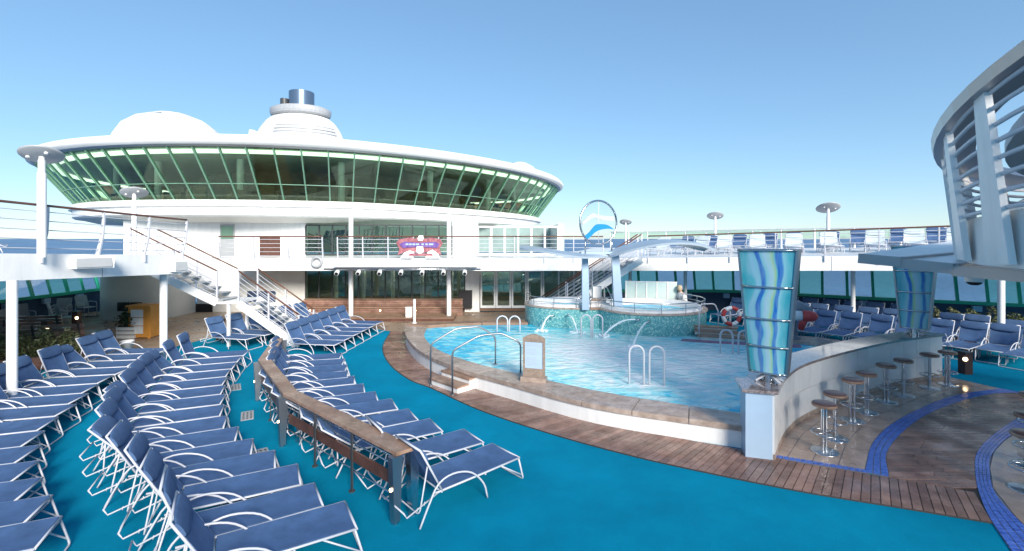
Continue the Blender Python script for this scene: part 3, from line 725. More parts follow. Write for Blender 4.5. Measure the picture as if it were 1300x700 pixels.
def tower(label, loc, rz, am):
    t = thing('painted_tower', label, 'light tower', loc, rz)
    Hh = 2.20; zb = .16
    def hw(z): return .255 + (z-zb)/(Hh-zb)*.165
    def hd(z): return .10 + (z-zb)/(Hh-zb)*.05
    cuts = [zb, zb+.44, zb+.90, zb+1.43, Hh]
    for i in range(4):
        z0, z1 = cuts[i]+.012, cuts[i+1]-.012
        b = MB()
        # slightly bowed front sheet with thickness
        rows = []
        for z in (z0, (z0+z1)/2, z1):
            rows.append([V(hw(z)*x, -hd(z)-.05*(1-x*x), z) for x in (-1,-.5,0,.5,1)])
        b.loft(rows, True); bk = [[p+V(0,.02,0) for p in r] for r in rows]; b.loft(bk, True, True)
        b.loft([rows[0], bk[0]], False, True); b.loft([rows[-1], bk[-1]], False)
        b.loft([[r[0] for r in rows], [r[0] for r in bk]], False); b.loft([[r[-1] for r in rows], [r[-1] for r in bk]], False, True)
        obj('painted_panel', b, am, t, False)
        b = MB(); rows2 = [[V(q.x, -q.y, q.z) for q in r] for r in rows]; b.loft(rows2, True, True); obj('back_panel', b, am, t, False)
    for z in cuts:
        b = MB(); w_ = hw(z)+.012
        pts = [V(w_*x, -hd(z)-.055*(1-x*x)-.012, z) for x in (-1,-.5,0,.5,1)]
        b.tube(pts, .018, 6); b.tube([V(q.x,-q.y,q.z) for q in pts], .018, 6); obj('cross_bar', b, M['steel'], t, False)
    for sx in (-1, 1):
        b = MB()
        b.hexa([V(sx*(hw(zb)+.0),-hd(zb)-.02,zb-.02), V(sx*(hw(zb)+.035),-hd(zb)-.02,zb-.02), V(sx*(hw(zb)+.035),hd(zb)+.02,zb-.02), V(sx*(hw(zb)+.0),hd(zb)+.02,zb-.02)],
               [V(sx*(hw(Hh)+.0),-hd(Hh)-.02,Hh+.02), V(sx*(hw(Hh)+.035),-hd(Hh)-.02,Hh+.02), V(sx*(hw(Hh)+.035),hd(Hh)+.02,Hh+.02), V(sx*(hw(Hh)+.0),hd(Hh)+.02,Hh+.02)])
        obj('side_plate', b, M['steel_dull'], t, False)
    b = MB(); b.hexa([V(-hw(Hh),-hd(Hh),Hh+.004), V(hw(Hh),-hd(Hh),Hh+.004), V(hw(Hh),hd(Hh),Hh+.004), V(-hw(Hh),hd(Hh),Hh+.004)], [V(-hw(Hh),-hd(Hh),Hh+.022), V(hw(Hh),-hd(Hh),Hh+.022), V(hw(Hh),hd(Hh),Hh+.022), V(-hw(Hh),hd(Hh),Hh+.022)])
    obj('top_cap', b, M['steel_dull'], t, False)
    b = MB(); b.cyl((0,0,0), .09, .14, 14); obj('pedestal', b, M['steel'], t, False)
    for a in range(4):
        an = PI/4+a*PI/2; b = MB(); b.bar(V(.06*math.cos(an), .06*math.sin(an), .12), V(.26*math.cos(an), .17*math.sin(an), .015), .07, .03); obj('foot', b, M['tube_white'], t, False)
    return t
tower('tall tapering glass tower of painted blue waves on the near pillar of the bar', (4.32,7.95,ZC+.004), R(-39), M['art1'])
tower('tall tapering painted glass tower on the far end of the bar counter', (10.1,11.85,ZC+.002), R(-50), M['art2'])

# bar stools
def make_stool():
    t = thing('bar_stool', '', 'bar stool', (0,0,0))
    b = MB(); b.lathe([(0,.80),(.150,.80),(.168,.792),(.175,.775)], 24); b.lathe([(.175,.775),(.172,.755),(0,.755)], 24); obj('seat', b, M['seat_top'], t, False)
    b = MB(); b.lathe([(.178,.782),(.182,.778),(.182,.745),(.170,.738),(.0,.738)], 24); obj('seat_rim', b, M['capwood'], t, False)
    for sy in (-1, 1):
        b = MB(); b.cyl((sy*.034,0,.014), .028, .726, 10); obj('post', b, M['steel'], t, False)
    b = MB(); b.tube([V(.185*math.cos(2*PI*i/24), .185*math.sin(2*PI*i/24), .30) for i in range(24)], .013, 6, True)
    b.tube([V(-.185,0,.30), V(.185,0,.30)], .010, 6); obj('foot_ring', b, M['steel'], t, False)
    b = MB(); b.lathe([(.205,0),(.205,.008),(.19,.014),(0,.014)], 28); obj('base_plate', b, M['steel'], t, False)
    return t
stool0 = make_stool(); first = True
SP = [(1046.5,574),(1060,557.5),(1082,535),(1100,524),(1125,510.5),(1147,502.6),(1180,493),(1203,489)]
for i, (x, y) in enumerate(SP):
    p = G(x, y); p.z = .013; lab = '%s steel bar stool along the bar wall, counted from the near tower' % ORD[i]
    if i == 7: lab = 'steel bar stool with round dark seat at the far end of the bar wall'
    gr = 'bar stools along the bar wall'
    if first: stool0.location = p; stool0['label'] = lab; stool0['group'] = gr; stool0.rotation_euler = (0,0,.3); first = False
    else: dup(stool0, p, random.uniform(-.5, .9), lab, gr)
for (X, Yy) in ((7.15,6.55),(7.95,7.25),(9.05,8.2)):
    dup(stool0, (X, Yy, .013), random.uniform(-1, 1), '%s steel bar stool inside the second mosaic band, from the carpet side' % ORD[((7.15,6.55),(7.95,7.25),(9.05,8.2)).index((X, Yy))], 'bar stools inside the second mosaic band')

# ================================================================ PARTITION with wooden cap
t = thing('partition_rail', 'angled deck partition with a thick wooden cap, steel posts and a wooden board', 'partition', (-3.6,8.2,0))
PL = [V(-1.41,5.78,0), V(-3.85,7.96,0), V(-5.48,10.2,0), V(-6.25,12.4,0)]
PRr = [V(-1.20,5.95,0), V(-3.70,8.14,0), V(-5.27,10.31,0), V(-6.03,12.44,0)]
ZP = 0.88
for i in range(3):
    m = MB(); g = .003
    m.solid_strip([PL[i].lerp(PL[i+1], g), PL[i+1].lerp(PL[i], g)], [PRr[i].lerp(PRr[i+1], g), PRr[i+1].lerp(PRr[i], g)], ZP-.045, ZP); obj('cap', m, M['capwood'], t)
    a, c = PL[i].lerp(PRr[i], .5), PL[i+1].lerp(PRr[i+1], .5); a2, c2 = PL[i].lerp(PRr[i], .25), PL[i+1].lerp(PRr[i+1], .25)
    L = (c-a).length
    m = MB(); m.bar(a2+V(0,0,.48)+(c-a)*.03, c2+V(0,0,.48)-(c-a)*.03, .03, .15); obj('board', m, M['boardwood'], t)
    for zz in (.66, .28, .76):
        m = MB(); m.tube([a2+V(0,0,zz), c2+V(0,0,zz)], .011, 6); obj('rod', m, M['steel'], t)
    if i > 0:
        m = MB(); m.bar(a2.lerp(c2, .05)+V(0,0,.66), c2.lerp(a2, .05)+V(0,0,.66), .02, .16); obj('steel_panel', m, M['steel_dull'], t)
    for f in ((.5,) if i else (.34, .67)):
        p = a2.lerp(c2, f)+(c-a).cross(V(0,0,1)).normalized()*-.035
        m = MB(); m.bar(p, p+V(0,0,ZP-.05), .012, .05, (c-a)); m.cyl((p.x,p.y,0), .045, .015, 10); obj('post', m, M['dark'], t)
# end panels with an uplight
def endpost(p, dr, nr, uplight=True):
    for k, s in enumerate((-.13, .13)):
        q = p+nr*s
        m = MB(); m.hexa([q-dr*.05-nr*.04+V(0,0,.03), q+dr*.05-nr*.04+V(0,0,.03), q+dr*.05+nr*.04+V(0,0,.03), q-dr*.05+nr*.04+V(0,0,.03)],
                         [q-dr*.05-nr*.075+V(0,0,ZP-.046), q+dr*.05-nr*.075+V(0,0,ZP-.046), q+dr*.05+nr*.075+V(0,0,ZP-.046), q-dr*.05+nr*.075+V(0,0,ZP-.046)])
        o = obj('end_post', m, M['steel'] if k else M['steel_dull'], t)
        m = MB(); m.cyl((q.x,q.y,0), .05, .03, 12); obj('foot', m, M['steel'], o)
    q = p-nr*.185
    m = MB(); m.lathe([(0,0),(.028,0)], 12); 
    m = MB(); m.tube([q+V(0,0,.43), q-nr*.018+V(0,0,.43)], .02, 12); o = obj('lamp', m, M['lamp'], t)
d1 = (PL[1]-PL[0]).normalized(); n1 = V(-d1.y, d1.x, 0)*-1
endpost(PL[0].lerp(PRr[0], .5)+d1*.06, d1, n1)
d2 = (PL[2]-PL[1]).normalized(); n2 = V(-d2.y, d2.x, 0)*-1
endpost(PL[1].lerp(PRr[1], .5), (d1+d2).normalized(), (n1+n2).normalized())
endpost(PL[2].lerp(PRr[2], .5), d2, n2)
d3 = (PL[3]-PL[2]).normalized(); endpost(PL[3].lerp(PRr[3], .5)-d3*.06, d3, V(-d3.y, d3.x, 0)*-1)

# ================================================================ SUN LOUNGERS
def make_lounger(ang, sling='navy', pad='navy_pad', frame='tube_white'):
    t = thing('sun_lounger', '', 'sun lounger', (0,0,0))
    hw = .31; zs = .345; hx = -1.32; L = .66; f = M[frame]
    ca, sa = math.cos(ang), math.sin(ang)
    def bk(s, y=0.0, o=0.0): return V(hx-ca*s - sa*o*-1*0 , y, zs+sa*s) + V(sa*o, 0, ca*o)
    # frame: side rails, foot bar, mid bar
    b = MB()
    for sy in (-1, 1): b.tube([V(0,sy*hw,zs), V(-.6,sy*hw,zs-.004), V(hx-.10,sy*hw,zs)], .0135, 6)
    b.tube([V(0,-hw,zs), V(0,hw,zs)], .0135, 6); b.tube([V(-.62,-hw,zs-.03), V(-.62,hw,zs-.03)], .011, 6); b.tube([V(hx,-hw,zs-.02), V(hx,hw,zs-.02)], .011, 6)
    obj('frame', b, f, t, False)
    b = MB()      # front foot loop
    b.tube(rnd([V(-.02,-hw,zs), V(.075,-hw,.016), V(.075,hw,.016), V(-.02,hw,zs)], .05), .0130, 6)
    for sy in (-1, 1): b.tube([V(.06,sy*hw,.075), V(-.36,sy*hw,zs)], .010, 6)
    obj('front_leg', b, f, t, False)
    for sy in (-1, 1):
        y = sy*(hw+.035)
        pts = cat([(-.56,0,.014),(-.62,0,.22),(-.80,0,.42),(-1.0,0,.505),(-1.20,0,.515),(-1.35,0,.45),(-1.46,0,.28),(-1.60,0,.014)], 22)
        b = MB(); b.tube([V(p.x-.06, y, p.z) for p in pts], .0125, 6); obj('arm_leg', b, f, t, False)
    b = MB()
    for sy in (-1, 1): b.tube([bk(0, sy*hw), bk(L*.5, sy*hw), bk(L, sy*hw)], .0135, 6)
    b.tube([bk(L,-hw), bk(L,hw)], .0135, 6); obj('back_frame', b, f, t, False)
    b = MB()      # adjusting prop behind the back
    e = bk(L*.62)
    b.tube(rnd([bk(L*.6,-hw*.86), V(hx-.30,-hw*.86,.13), V(hx-.30,hw*.86,.13), bk(L*.6,hw*.86)], .08), .010, 6)
    for sy in (-1, 1):
        b.tube([V(hx-.02,sy*hw*.9,zs-.02), V(hx-.48,sy*hw*.9,.17), V(hx-.52,sy*hw*.9,.24)], .010, 6)
        for k in range(3): b.tube([V(hx-.14-.1*k,sy*hw*.9,zs-.075-.038*k), V(hx-.13-.1*k,sy*hw*.9,zs-.035-.038*k)], .008, 4)
    b.tube([V(hx-.52,-hw*.9,.24), V(hx-.52,hw*.9,.24)], .010, 6)
    obj('back_prop', b, f, t, False)
    # slings with sag and creases
    def sling_mb(P0, n, length):
        rows = []
        for i in range(n+1):
            s = i/n; row = []
            for k in range(7):
                v = -1+k/3
                sag = -.022*(1-v*v)*(0.5+0.5*math.sin(PI*s)) + .0045*math.sin(17*s+3.1*v)*(1-v*v)
                row.append(P0(s, v*(hw-.012), sag+.014))
            rows.append(row)
        b = MB(); b.loft(rows, True, True); lo = [[p-V(0,0,.006) for p in r] for r in rows]; b.loft(lo, True)
        b.loft([rows[0], lo[0]], False); b.loft([lo[-1], rows[-1]], False)
        b.loft([[r[0] for r in rows], [r[0] for r in lo]], False, True); b.loft([[r[-1] for r in rows], [r[-1] for r in lo]], False)
        return b
    obj('seat_sling', sling_mb(lambda s, y, o: V(-.015+(hx+.03)*s, y, zs+o), 14, 1.2), M[sling], t, False)
    obj('back_sling', sling_mb(lambda s, y, o: bk(.03+(L-.05)*s, y, o), 8, .7), M[sling], t, False)
    rows = []     # padded headrest
    for k in range(9):
        y = (-1+k/4)*(hw-.005); e = 1-.35*abs(-1+k/4)**6
        rows.append([bk(L-.115+.125*math.cos(a)*e+0.0, y, .024+.026*math.sin(a)*e) for a in [2*PI*j/10 for j in range(10)]])
    b = MB(); b.loft(rows, True, False, True)
    b.add(rows[0], [tuple(range(10))], True); b.add(rows[-1], [tuple(range(9,-1,-1))], True)
    obj('headrest', b, M[pad], t, False)
    return t
protos = {k: make_lounger(R(a)) for k, a in (('hi', 62), ('mid', 60), ('lo', 37), ('up', 70), ('low', 47))}
used = set()
def lounger(corner, hd, label, group, kind='mid', z=0.0, side=-1):
    """corner = plan position of the foot-end corner on the right of someone lying on it (side=-1)"""
    rz = R(hd)+random.uniform(-.03, .03); c, s = math.cos(rz), math.sin(rz)
    off = V(0, side*.31, 0); o = V(corner[0]-(c*off.x-s*off.y), corner[1]-(s*off.x+c*off.y), z)
    pr = protos[kind]
    if kind not in used:
        used.add(kind); pr.location = o; pr.rotation_euler = (0,0,rz); pr['label'] = label; pr['group'] = group; return pr
    return dup(pr, o, rz, label, group)
def lerp(a, b, t): return a+(b-a)*t
# row A: farthest to port, heads towards the port columns
A = cat([(-9.75,13.0,0), (-9.35,11.6,0), (-9.05,10.35,0), (-8.68,9.42,0), (-8.07,8.3,0), (-7.55,7.3,0), (-6.84,6.47,0), (-6.2,5.85,0), (-5.5,5.3,0), (-4.85,4.8,0)], 15)
for i, p in enumerate(A):
    f = i/14
    lounger((p.x, p.y), lerp(8, 25, f), '%s navy sun lounger in the row beside the port columns, counted from the orange kiosk' % ORD[i], 'loungers beside the port columns', random.choice(['mid','hi','mid','up','low']))
B = [(309,451),(298,462),(293,470),(286,478),(282,487),(280,498),(279,510),(279,523),(279,537),(290,551),(310,571),(337,588),(373,607),(408,640),(453,670)]
Bp = cat([G(x, y, .36) for x, y in B], 15)
for i, p in enumerate(Bp):
    f = i/14
    lounger((p.x, p.y), lerp(18, 31, f), '%s navy sun lounger in the open row facing the partition, counted from the staircase end' % ORD[i], 'loungers in the open middle row', random.choice(['mid','mid','hi','up','mid','low']))
C = [(659.5,580),(614,561),(562,547),(531,533),(505,519),(480,509),(463,498),(450,487),(441,479),(438,471),(434,463),(431,455)]
for i, (x, y) in enumerate(C):
    p = G(x, y, .36); f = i/11
    lab = '%s navy sun lounger with its back to the partition, counted from its open end' % ORD[i]
    if i == 0: lab = 'navy sling sun lounger at the open end of the partition, frame fully in view'
    lounger((p.x, p.y), lerp(43, 12, f**.55), lab, 'loungers behind the partition', 'hi' if i < 2 else ('lo' if i < 8 else 'mid'))
# group D by the port stair, group E by the terrace
for i in range(6):
    f = i/5; p = V(-8.30,14.72,0).lerp(V(-7.05,18.0,0), f)
    lounger((p.x, p.y), -17, '%s navy sun lounger in front of the port staircase, counted from the white column' % ORD[i], 'loungers in front of the port staircase', 'hi')
for i in range(6):
    f = i/5; p = V(-5.25,13.95,0).lerp(V(-5.0,17.35,0), f)
    lounger((p.x, p.y), -8, '%s navy sun lounger in the terrace row, counted towards the lounge glass' % ORD[i], 'loungers beside the terrace', 'hi')
# starboard rows, heads to the windows
SD = V(.79,-.61,0); SN = V(-.61,-.79,0)
hdg = math.degrees(math.atan2(SN.y, SN.x))
for r, (org, n, k, nm) in enumerate(((V(8.6,17.15,0), 9, 'hi', 'front'), (V(8.3,19.75,0), 11, 'hi', 'second'), (V(9.6,21.1,0), 9, 'hi', 'rear'))):
    for i in range(n):
        p = org+SD*.74*i
        if r == 0 and 2.2 < i < 2.8: continue
        if p.x > 14.6 and r == 0: continue
        lounger((p.x, p.y), hdg+random.uniform(-3, 3)-20, '%s navy sun lounger from the hot tub in the %s' % (ORD[i], {'front': 'starboard row along the pool edge', 'second': 'middle starboard row', 'rear': 'starboard row against the windows'}[nm]), 'starboard loungers, %s row' % nm, k)
lounger((13.35,12.95), 206, 'navy sling sun lounger on open carpet past the far end of the bar', None or 'loungers past the bar end', 'hi')
lounger((12.35,14.15), 236, 'navy sling sun lounger turned towards the far painted tower', 'loungers past the bar end', 'hi')
lounger((14.3,14.2), 214, 'navy sling sun lounger beside the bollard lamp past the bar', 'loungers past the bar end', 'hi')
# ================================================================ UPPER DECK (promenade round the pool)
def zb_left(Y):
    pts = [(-8,3.0),(4,2.86),(9.5,2.64),(14.1,2.45),(20,2.13)]
    for (a, za), (c, zc) in zip(pts, pts[1:]):
        if a <= Y <= c: return za+(zc-za)*(Y-a)/(c-a)
    return pts[-1][1]
def deck_slab(name, edge, outer_, fasc):
    b = MB()
    et = [V(p.x, p.y, p.z+fasc(p)) for p in edge]; ot = [V(q.x, q.y, p.z+fasc(p)) for p, q in zip(edge, outer_)]
    eb = edge; ob = [V(q.x, q.y, p.z) for p, q in zip(edge, outer_)]
    b.loft([et, ot], False, True); b.loft([eb, ob], False); b.loft([eb, et], False, True)
    b.loft([ob, ot], False); b.add([eb[0], et[0], ot[0], ob[0]], [(0,1,2,3)]); b.add([eb[-1], ob[-1], ot[-1], et[-1]], [(0,1,2,3)])
    # lip under the fascia
    return struct(name, b, M['white']), et
LY = [-8, 0, 4, 7, 9.5, 12, 14.1]
ex = cat([(-10.7,-8,0), (-10.5,4,0), (-10.3,9.5,0), (-9.85,14.1,0)], 40)
le = [V(xat(ex, y) if y > -8 else -10.7, y, zb_left(y)) for y in LY]
lo_ = [V(-20.6, p.y, p.z) for p in le]
up1, let = deck_slab('upper_deck', le, lo_, lambda p: .56)
le2 = [V(-12.35, y, zb_left(y)-.002) for y in (14.1, 16, 18, 20)]
deck_slab('upper_deck', le2, [V(-20.6, p.y, p.z) for p in le2], lambda p: .55)
fe_plan = cat([(-12.35,20.0,0), (-8,20.0,0), (0,20.0,0), (4,20.0,0), (5.8,19.75,0), (8,18.8,0), (10.4,17.6,0), (14,15.5,0), (18,13.0,0), (21.5,10,0)], 60)
fe = [V(p.x, p.y, 3.5-.0683*p.y) for p in fe_plan]
fo = cat([(-12.35,26,0), (-4,26,0), (3,26.0,0), (7,41,0), (10,40,0), (13,35,0), (16.5,27,0), (20,21.9,0), (25,17,0), (28,13,0)], 60)
up3, fet = deck_slab('upper_deck', fe, fo, lambda p: .53)

def railing(name, label, pts, h, lean, spacing, nrods=5, m='white', group=None, skip_first=False):
    t = thing(name, label, 'railing', (pts[0].x, pts[0].y, pts[0].z), 0, group)
    L = plen(pts); n = max(1, int(round(L/spacing))); st = resample(pts, n+1)
    dense = resample(pts, max(2, int(L/0.5)+2))
    def out(i, arr):
        tg = (arr[min(i+1, len(arr)-1)]-arr[max(i-1, 0)]); tg.z = 0; tg.normalize(); return V(tg.y, -tg.x, 0)
    for i, p in enumerate(st):
        o = out(i, st)*lean; tg = V(o.y, -o.x, 0).normalized() if abs(lean) > 1e-6 else V(1,0,0)
        b = MB(); prof = [(-.20,.10,0.0),(0.02,.10,.0),(h*.45,.075,.75),(h*.8,.06,.95),(h,.05,1.0)]
        rows = []
        for z, wd, f in prof:
            c = p+V(0,0,z)+o*f; oo = o.normalized() if o.length else V(0,1,0)
            rows.append([c-oo*wd/2-tg*.018, c+oo*wd/2-tg*.018, c+oo*wd/2+tg*.018, c-oo*wd/2+tg*.018])
        b.loft(rows, False, False, True); obj('post', b, M['tube_white'], t)
    for k in range(nrods):
        f = (k+.6)/(nrods+.2); z = h*f; lf = 1-(1-min(1, f*1.25))**1.6
        b = MB(); b.tube([p+V(0,0,z)+out(i, dense)*lean*lf for i, p in enumerate(dense)], .011, 5); obj('rod', b, M['tube_white'], t)
    b = MB(); b.tube([p+V(0,0,h+.02)+out(i, dense)*lean for i, p in enumerate(dense)], .028, 7); obj('handrail', b, M['wood_rail'], t)
    return t
for dk, pts_ in ((up1, le), (up3, fe)):
    run = resample(pts_, int(plen(pts_)/2.3)+1)
    for i_ in range(1, len(run)-1):
        p = run[i_]; tg = (run[i_+1]-run[i_-1]); nn = V(tg.y, -tg.x, 0).normalized()*.004
        b = MB(); b.bar(p+nn, p+nn+V(0,0,.52), .012, .006, nn); obj('plate_seam', b, M['palegrey'], dk)
railing('deck_railing', 'white railing with brown handrail on the port upper deck, posts leaning outward', let[1:], 1.02, .16, 1.25)
railing('deck_railing', 'white railing with brown handrail in front of the lounge facade, beside the port stairs', [p for p in fet if p.x < -7.4], .90, .10, 1.3)
railing('deck_railing', 'white railing with brown handrail carrying the purple crest sign', [p for p in fet if -7.75 < p.x < 0.4], .90, .06, 1.15)
railing('deck_railing', 'white railing with thin dark handrail running along the starboard upper deck', [p for p in fet if p.x > 5.6], .90, .10, 1.55)
railing('deck_railing', 'short white railing between the glass doors and the starboard stairs', [p for p in fet if 0.1 < p.x < 4.4], .90, .06, 1.2)
# outer wind screens of the starboard deck
ws = resample([p for p in fo if p.x > 8], 19)
t = thing('wind_screen', 'pale glass wind screen with white posts along the outer starboard deck', 'screen', (ws[0].x, ws[0].y, 2.6))
for i in range(18):
    a, c = V(ws[i].x, ws[i].y, 2.75), V(ws[i+1].x, ws[i+1].y, 2.75)
    b = MB(); b.add([a+V(0,0,.75), c+V(0,0,.75), c+V(0,0,1.25), a+V(0,0,1.25)], [(0,1,2,3)]); obj('pane', b, M['glass_screen'], t)
    b = MB(); b.bar(a+V(0,0,-.2), a+V(0,0,1.3), .08, .08); obj('post', b, M['white'], t)
b = MB(); b.tube([V(p.x,p.y,4.05) for p in ws], .04, 6); obj('top_rail', b, M['white'], t)

# columns under the decks
def column(label, X, Yy, z1, r, group=None):
    b = MB(); b.cyl((0,0,0), r*1.5, .03, 16); b.cyl((0,0,.03), r, z1-.03, 16)
    o = obj('support_column', b, M['white']); o.location = (X, Yy, 0); return tag(o, label, 'column', group)
column('thick white column under the port deck beside the hedge', -10.1, 9.55, 2.66, .085)
column('thick white column under the port deck beside the orange kiosk', -10.32, 14.0, 2.5, .10)
column('white column through the canopy, at the port end of the low stage', -7.02, 20.6, 4.6, .10)
column('white column through the canopy, beside the dark speaker cabinet', -2.75, 20.6, 4.6, .10)
for x, Yy in ((1083,18.0),(1271,14.9),(870,21.3),(757,21.2),(800,21.6)):
    column('slim white column under the starboard deck', (x-650)*Yy/600, Yy, 2.6, .075 if Yy > 15 else .09, 'slim columns under the starboard deck')

# tilted light discs on poles
def disc_light(label, X, Yy, z0, ztop, tx, ty, dr=1.0):
    t = thing('disc_lamp', label, 'deck lamp', (X, Yy, z0))
    b = MB(); b.cyl((X,Yy,z0), .078, (ztop-z0)*.82, 14); b.cyl((X,Yy,z0+(ztop-z0)*.82), .062, (ztop-z0)*.18-.12, 14); obj('pole', b, M['white'], t)
    b = MB(); mt = Matrix.Translation((X,Yy,ztop)) @ Matrix.Rotation(tx, 4, 'X') @ Matrix.Rotation(ty, 4, 'Y')
    b.lathe([(r_*dr, z_) for r_, z_ in [(0,.03),(.46,.012),(.5,0),(.46,-.03),(.12,-.06),(0,-.06)]], 32); b.v = [tuple(mt @ Vector(p)) for p in b.v]; o = obj('reflector_disc', b, M['palegrey'], t)
    b = MB(); b.cyl((X,Yy,ztop-.17), .05, .16, 10); obj('joint', b, M['white'], t)
    for k in (-1, 1):
        b = MB(); b.lathe([(0,0),(.035,.0),(.035,-.035),(0,-.035)], 10, (.25*k*dr,-.1,-.055)); b.v = [tuple(mt @ Vector(p)) for p in b.v]; obj('lamp_head', b, M['white'], o)
disc_light('large tilted grey light disc on a white pole above the port column', -9.95, 10.0, 3.1, 5.28, R(-19), R(-13), .74)
disc_light('tilted grey light disc on a white pole beside the top of the port stairs', -12.95, 16.2, 2.75, 5.08, R(-19), R(-15), .80)
disc_light('grey light disc on a white pole behind the starboard upper chairs, above the near tower', 14.85, 22.2, 2.6, 4.95, R(-26), R(8))
disc_light('grey light disc on a white pole behind the end of the arched pavilion wing', 12.9, 30, 2.6, 4.95, R(-26), R(8))
disc_light('small far grey light disc on a pole just beside the round wave emblem', 9.5, 39.5, 2.5, 4.88, R(-26), R(8))

# ================================================================ LOUNGE BUILDING
DC = V(-12.9, 35.7, 0); RT, RB, ZTp, ZBt = 16.3, 14.75, 7.28, 5.18
A0 = R(-70.1)-R(100); A1 = R(-70.1)+R(100)
def sag(p):
    dx = p.x+7.4
    p.z -= (.024*dx if dx > 0 else .006*dx); return p
def D(a, r, z): return sag(V(DC.x+r*math.cos(a), DC.y+r*math.sin(a), z))
bld = thing('lounge_building', 'white ship deckhouse crowned by a round lounge of outward-leaning green glass', 'building', (-8,24,0))
def ring(prof, n=140, smooth=False):
    n = 216; b = MB(); b.loft([[D(A0+2*PI*i/n, r, z) for i in range(n)] for r, z in prof], smooth, True, True); return b
o = ring([(RB-.05,ZBt),(RB+.18,ZBt),(RB+.30,ZBt-.10),(RB+.30,ZBt-.28),(RB+.16,ZBt-.34),(RB+.16,ZBt-.66),(RB+.05,ZBt-.74),(RB-.1,ZBt-.74)]); obj('sill_ring', o, M['white'], bld)
o = ring([(RB-.1,ZBt-.74),(RB-.9,ZBt-.95),(RB-2.6,ZBt-1.02)]); obj('soffit', o, M['cream'], bld)
o = ring([(RT-.15,ZTp-.05),(RT+.05,ZTp-.02),(RT+.16,ZTp+.05)]); obj('eave_gasket', o, M['steel_dull'], bld)
o = ring([(RT+.16,ZTp+.05),(RT+.34,ZTp+.14),(RT+.38,ZTp+.30),(RT+.25,ZTp+.44),(RT-.6,ZTp+.62),(RT-5,ZTp+.9),(2,ZTp+1.2)], smooth=True); obj('roof', o, M['white_roof'], bld)
o = ring([(RB-.15,ZBt-.02),(4,ZBt-.02)]); obj('lounge_floor', o, M['tan'], bld)
o = ring([(RT-.2,ZTp-.04),(4,ZTp-.04)]); obj('lounge_ceiling', o, M['cream'], bld)
o = ring([(9.0,ZBt-.02),(9.0,ZTp-.04)]); obj('core_wall', o, M['corewood'], bld)
o = ring([(RT-.55,ZTp-.05),(RT-.55,ZTp-.16),(RT-.85,ZTp-.16),(RT-.85,ZTp-.05)]); obj('light_cove', o, emit('cove_light', (.80,.95,.78), 0.8), bld)
NPN = 53
b = MB(); b.loft([[D(A1+(2*PI-(A1-A0))*i/40, r, z) for i in range(41)] for r, z in ((RB,ZBt-.02),(RT,ZTp))], True, True); obj('rear_wall', b, M['corewood'], bld)
ZS = ZBt+(ZTp-ZBt)*.32; RS = RB+(RT-RB)*.32
for i in range(NPN):
    a, c = A0+(A1-A0)*i/NPN, A0+(A1-A0)*(i+1)/NPN
    for (r0, z0, r1, z1) in ((RB, ZBt, RS, ZS), (RS, ZS+.004, RT, ZTp-.02)):
        b = MB(); b.add([D(a,r0,z0), D(c,r0,z0), D(c,r1,z1), D(a,r1,z1)], [(0,1,2,3)]); obj('pane', b, M['glass_dark'], bld)
    b = MB(); p, q = D(a,RB,ZBt), D(a,RT,ZTp-.02); tg = V(-math.sin(a), math.cos(a), 0)
    rd = V(math.cos(a), math.sin(a), 0)
    b.bar(p-rd*.03, q-rd*.03, .055, .13, rd); obj('mullion', b, M['greenpale'], bld)
    b = MB(); b.bar(D(a+.002,RS,ZS), D(c-.002,RS,ZS), .03, .03); obj('transom', b, M['greenpale'], bld)
for k in range(9):
    a = R(-70.1)+R(-80+20*k); p = D(a, 13.2, ZBt)
    b = MB(); b.cyl((p.x,p.y,p.z), .16, ZTp-ZBt-.05, 12); obj('lounge_column', b, M['white'], bld)
# storeys below the round lounge
FY = 22.5
def wallbox(x0, x1, z0, z1, name, m, y0=FY, th=.2, par=bld):
    b = MB(); b.box(((x0+x1)/2, y0+th/2, (z0+z1)/2), (x1-x0, th, z1-z0)); return obj(name, b, m, par)
XA, XB = -9.83, -2.25
lw = cat([(-18.6,26,0),(-18.5,22,0),(-18.2,20.9,0),(-17.4,20.2,0),(-16.5,20.0,0),(-15.6,20.2,0),(-15.1,20.9,0),(-15.0,22.4,0)], 40)
b = MB(); b.loft([[V(p.x,p.y,0) for p in lw], [V(p.x,p.y,2.3) for p in lw]], True); obj('curved_wall', b, M['cream'], bld)
wallbox(-15.0, XA, 0, 2.3, 'lower_wall', M['cream'])
wallbox(XB, -1.55, 0, 2.3, 'lower_wall', M['white'])
wallbox(-18.5, XA, 2.6, 4.35, 'upper_wall', M['white'])
wallbox(-2.85, -1.62, 2.6, 4.3, 'upper_wall', M['white'])
b = MB(); b.box((-18.4,25.3,3.5), (.2,5.4,1.75)); obj('side_wall', b, M['white'], bld)
b = MB(); b.box((2.3,24.8,3.4), (.2,4.6,1.6)); obj('side_wall', b, M['white'], bld)
